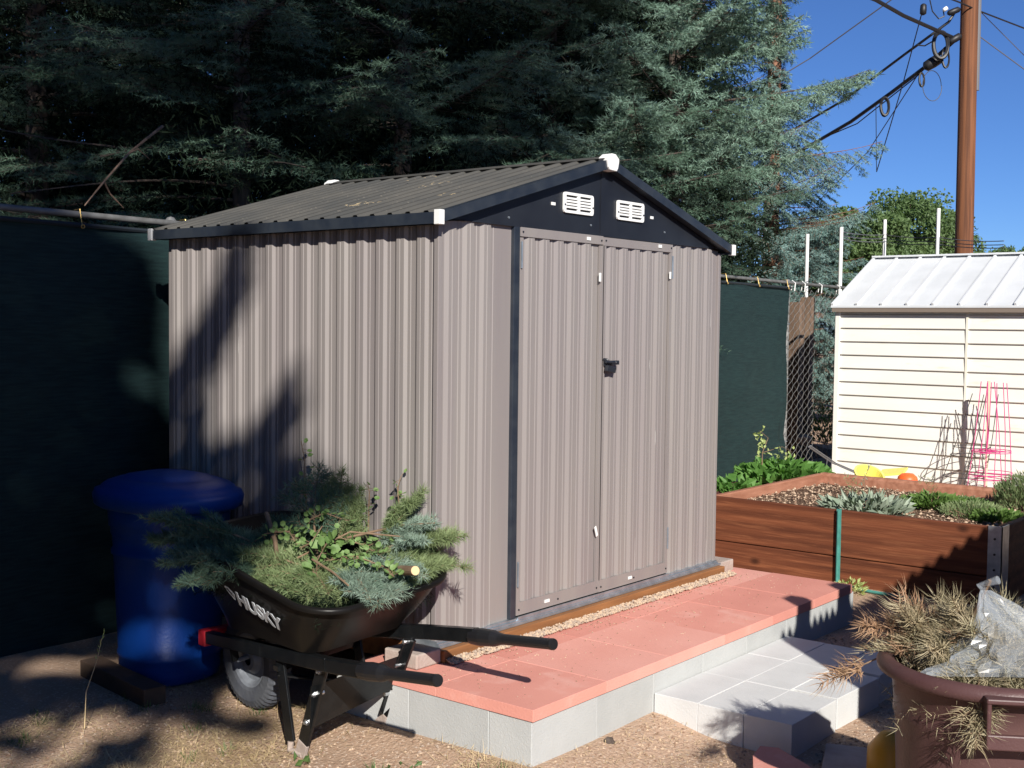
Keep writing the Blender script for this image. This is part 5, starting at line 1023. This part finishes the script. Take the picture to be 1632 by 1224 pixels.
# ---------------------------------------------------------------- shade trees behind the camera, where the dappled shade comes from
AH = Vector((SUN.x, SUN.y, 0)).normalized(); PV = Vector((AH.y, -AH.x, 0)); KS = -SUN.z/math.hypot(SUN.x, SUN.y)
def inside(P, poly):
    x, y = P[:, 0], P[:, 1]; c = np.zeros(len(P), bool); n = len(poly)
    for i in range(n):
        (x0, y0), (x1, y1) = poly[i], poly[(i+1) % n]
        if y0 == y1: continue
        k = ((y0 > y) != (y1 > y)) & (x < (x1-x0)*(y-y0)/(y1-y0)+x0); c ^= k
    return c
def shade_tree(name, label, SH, q0, base_s, size, seed, top):
    global rng
    SH = SH.copy(); SH[:, 1] += (KS-.5126)*(-1.188*SH[:, 0])*(SH[:, 1] > .2)
    rs = rng; rng = np.random.default_rng(seed); n = len(SH); q = q0+rng.normal(0, .7, n); z = SH[:, 1]-KS*q
    P = np.stack([SH[:, 0]*PV.x+q*AH.x, SH[:, 0]*PV.y+q*AH.y, z], 1); b = Vector(PV)*base_s+Vector(AH)*q0
    root = thing(name, label, 'tree', (b.x, b.y, -.4)); s = np.array(SUN); D = rng.normal(size=(n, 3)); D -= (D@s)[:, None]*s*.9; D = unit(D); sd = unit(np.cross(D, s)+rng.normal(0, .25, (n, 3)))
    L = size*(.7+.6*rng.random((n, 1))); W_ = L*.8; C = P-D*L/2; g = G(); a = C+D*L*.5+sd*W_/2; bb = C+D*L*.5-sd*W_/2; t = C+D*L; g.tris(np.stack([C, a, t], 1)); g.tris(np.stack([C, t, bb], 1)); kid(g, 'crown', 'elm', root)
    g = G(); g.tube([(b.x, b.y, -.5), (b.x+.1, b.y, 2.5), (b.x, b.y+.1, 5.2), (b.x, b.y, top)], [.24, .19, .15, .04], 12)
    for k in range(26):
        p = P[rng.integers(n)]; zz = min(max(p[2]-1.2-abs(rng.normal(0, .6)), 3), top-.3); g.tube([(b.x, b.y, zz), ((b.x+p[0])/2, (b.y+p[1])/2, (zz+p[2])/2+.2), tuple(p)], [.05, .03, .008], 5, False)
    kid(g, 'trunk', 'bark', root, fix=False); rng = rs
M1 = [(-4.2, .02), (-2.3, .12), (-1.75, .02), (-1.30, -.14), (-1.0, -.15), (-.82, -.07), (-.72, .30), (-.58, .46), (-.42, .56), (-.27, .60), (-.25, .66), (-.38, .80), (-.55, 1.05), (-.50, 1.22), (-.53, 1.40), (-.60, 1.36), (-.73, 1.20), (-.90, 1.24), (-.95, 1.50), (-.84, 1.66), (-.73, 1.88), (-.73, 2.06), (-.82, 2.14), (-.98, 1.84), (-1.14, 1.72), (-1.19, 1.78), (-1.22, 2.5), (-1.5, 2.56), (-4.2, 2.4)]
r_ = np.random.default_rng(99); Q = []
gx, gy = np.meshgrid(np.arange(-4.3, .1, .036), np.arange(-.1, 2.7, .036)); P = np.stack([gx.ravel(), gy.ravel()], 1); P += r_.normal(0, .016, P.shape); k = inside(P, M1)
for cx, cy, r in ((-1.10, .33, .045), (-1.30, 1.86, .07), (-1.27, 2.2, .045)): k &= ((P[:, 0]-cx)**2+(P[:, 1]-cy)**2) > r*r
Q.append(P[k]); Q.append(P[k]+r_.normal(0, .012, P[k].shape))
for cx, cy, r in ((-1.13, -.02, .13), (-1.30, -.06, .10), (-.74, -.30, .10), (-.95, -.12, .06), (-1.75, -.10, .14), (-2.0, -.05, .2), (-1.6, -.30, .06), (-1.95, -.35, .12), (-1.25, -.38, .05), (-1.45, -.20, .04)):
    n = int(900*r*r*3.2+20); a = r_.random(n)*6.28; rr_ = r*np.sqrt(r_.random(n)); Q.append(np.stack([cx+rr_*np.cos(a), cy+rr_*np.sin(a)*.8], 1))
for _ in range(26):
    cx, cy, r = r_.uniform(-2.3, -.85), r_.uniform(-.62, -.10), r_.uniform(.03, .085); n = int(900*r*r*3.2+8); a = r_.random(n)*6.28; rr_ = r*np.sqrt(r_.random(n)); Q.append(np.stack([cx+1.5*rr_*np.cos(a), cy+rr_*np.sin(a)*.7], 1))
def clumps(s0, s1, h0, h1, n, r0, r1, m):
    for _ in range(n):
        cx, cy, r = r_.uniform(s0, s1), r_.uniform(h0, h1), r_.uniform(r0, r1); k = int(m*r*r); a = r_.random(k)*6.28; rr_ = r*np.sqrt(r_.random(k)); yield np.stack([cx+rr_*np.cos(a)*1.25, cy+rr_*np.sin(a)*.8], 1)
Q += list(clumps(-5, -.9, 3.0, 7.8, 118, .24, .56, 620))
Q += list(clumps(-3.2, -.6, 2.75, 3.8, 8, .10, .22, 620))
shade_tree('shade_tree', 'tall leafy tree behind the viewer that shades the bin and the left fence', np.concatenate(Q), -12.0, -1.9, .085, 5, 13.2)
Q = list(clumps(-.9, 2.3, 4.8, 9.8, 62, .28, .62, 600))+list(clumps(-.9, .8, 4.8, 9.8, 24, .28, .5, 600))
shade_tree('shade_tree', 'second tall leafy tree behind the viewer dappling the firs above the roof', np.concatenate(Q), -13.0, -2.9, .10, 6, 15.5)
# ---------------------------------------------------------------- picket fence to the right of the view
pf = thing('picket_fence', 'brown pointed picket fence at the right whose toothed shadow falls on the steps', 'fence', (1, -2.76, -.33))
g = G(); x = -.07; k = 0
while x < 4.6:
    zt_ = 1.335+.024*min(x, 2); w_ = .066; g.prism([(x, -.36), (x+w_, -.36), (x+w_, zt_), (x+w_*.5, zt_+.055), (x, zt_)], 1, -2.77, -2.752); x += w_+.004
y = -2.775
while y > -5.6: w_ = .066; g.prism([(y-w_, -.36), (y, -.36), (y, 1.355), (y-w_*.5, 1.385), (y-w_, 1.355)], 0, -.078, -.060); y -= w_+.003
kid(g, 'pickets', 'picket', pf)
for X, Z in ((.22, 1.51), (.70, 1.48), (2.6, 1.5), (4.4, 1.5)):
    g = G(); g.box(X-.045, X+.045, -2.752, -2.665, -.36, Z); kid(g, 'post', 'picket', pf)
g = G(); g.box(-.06, 4.6, -2.80, -2.771, .1, .19); kid(g, 'rail', 'picket', pf); g = G(); g.box(-.06, 4.6, -2.80, -2.771, .9, .99); kid(g, 'rail', 'picket', pf)
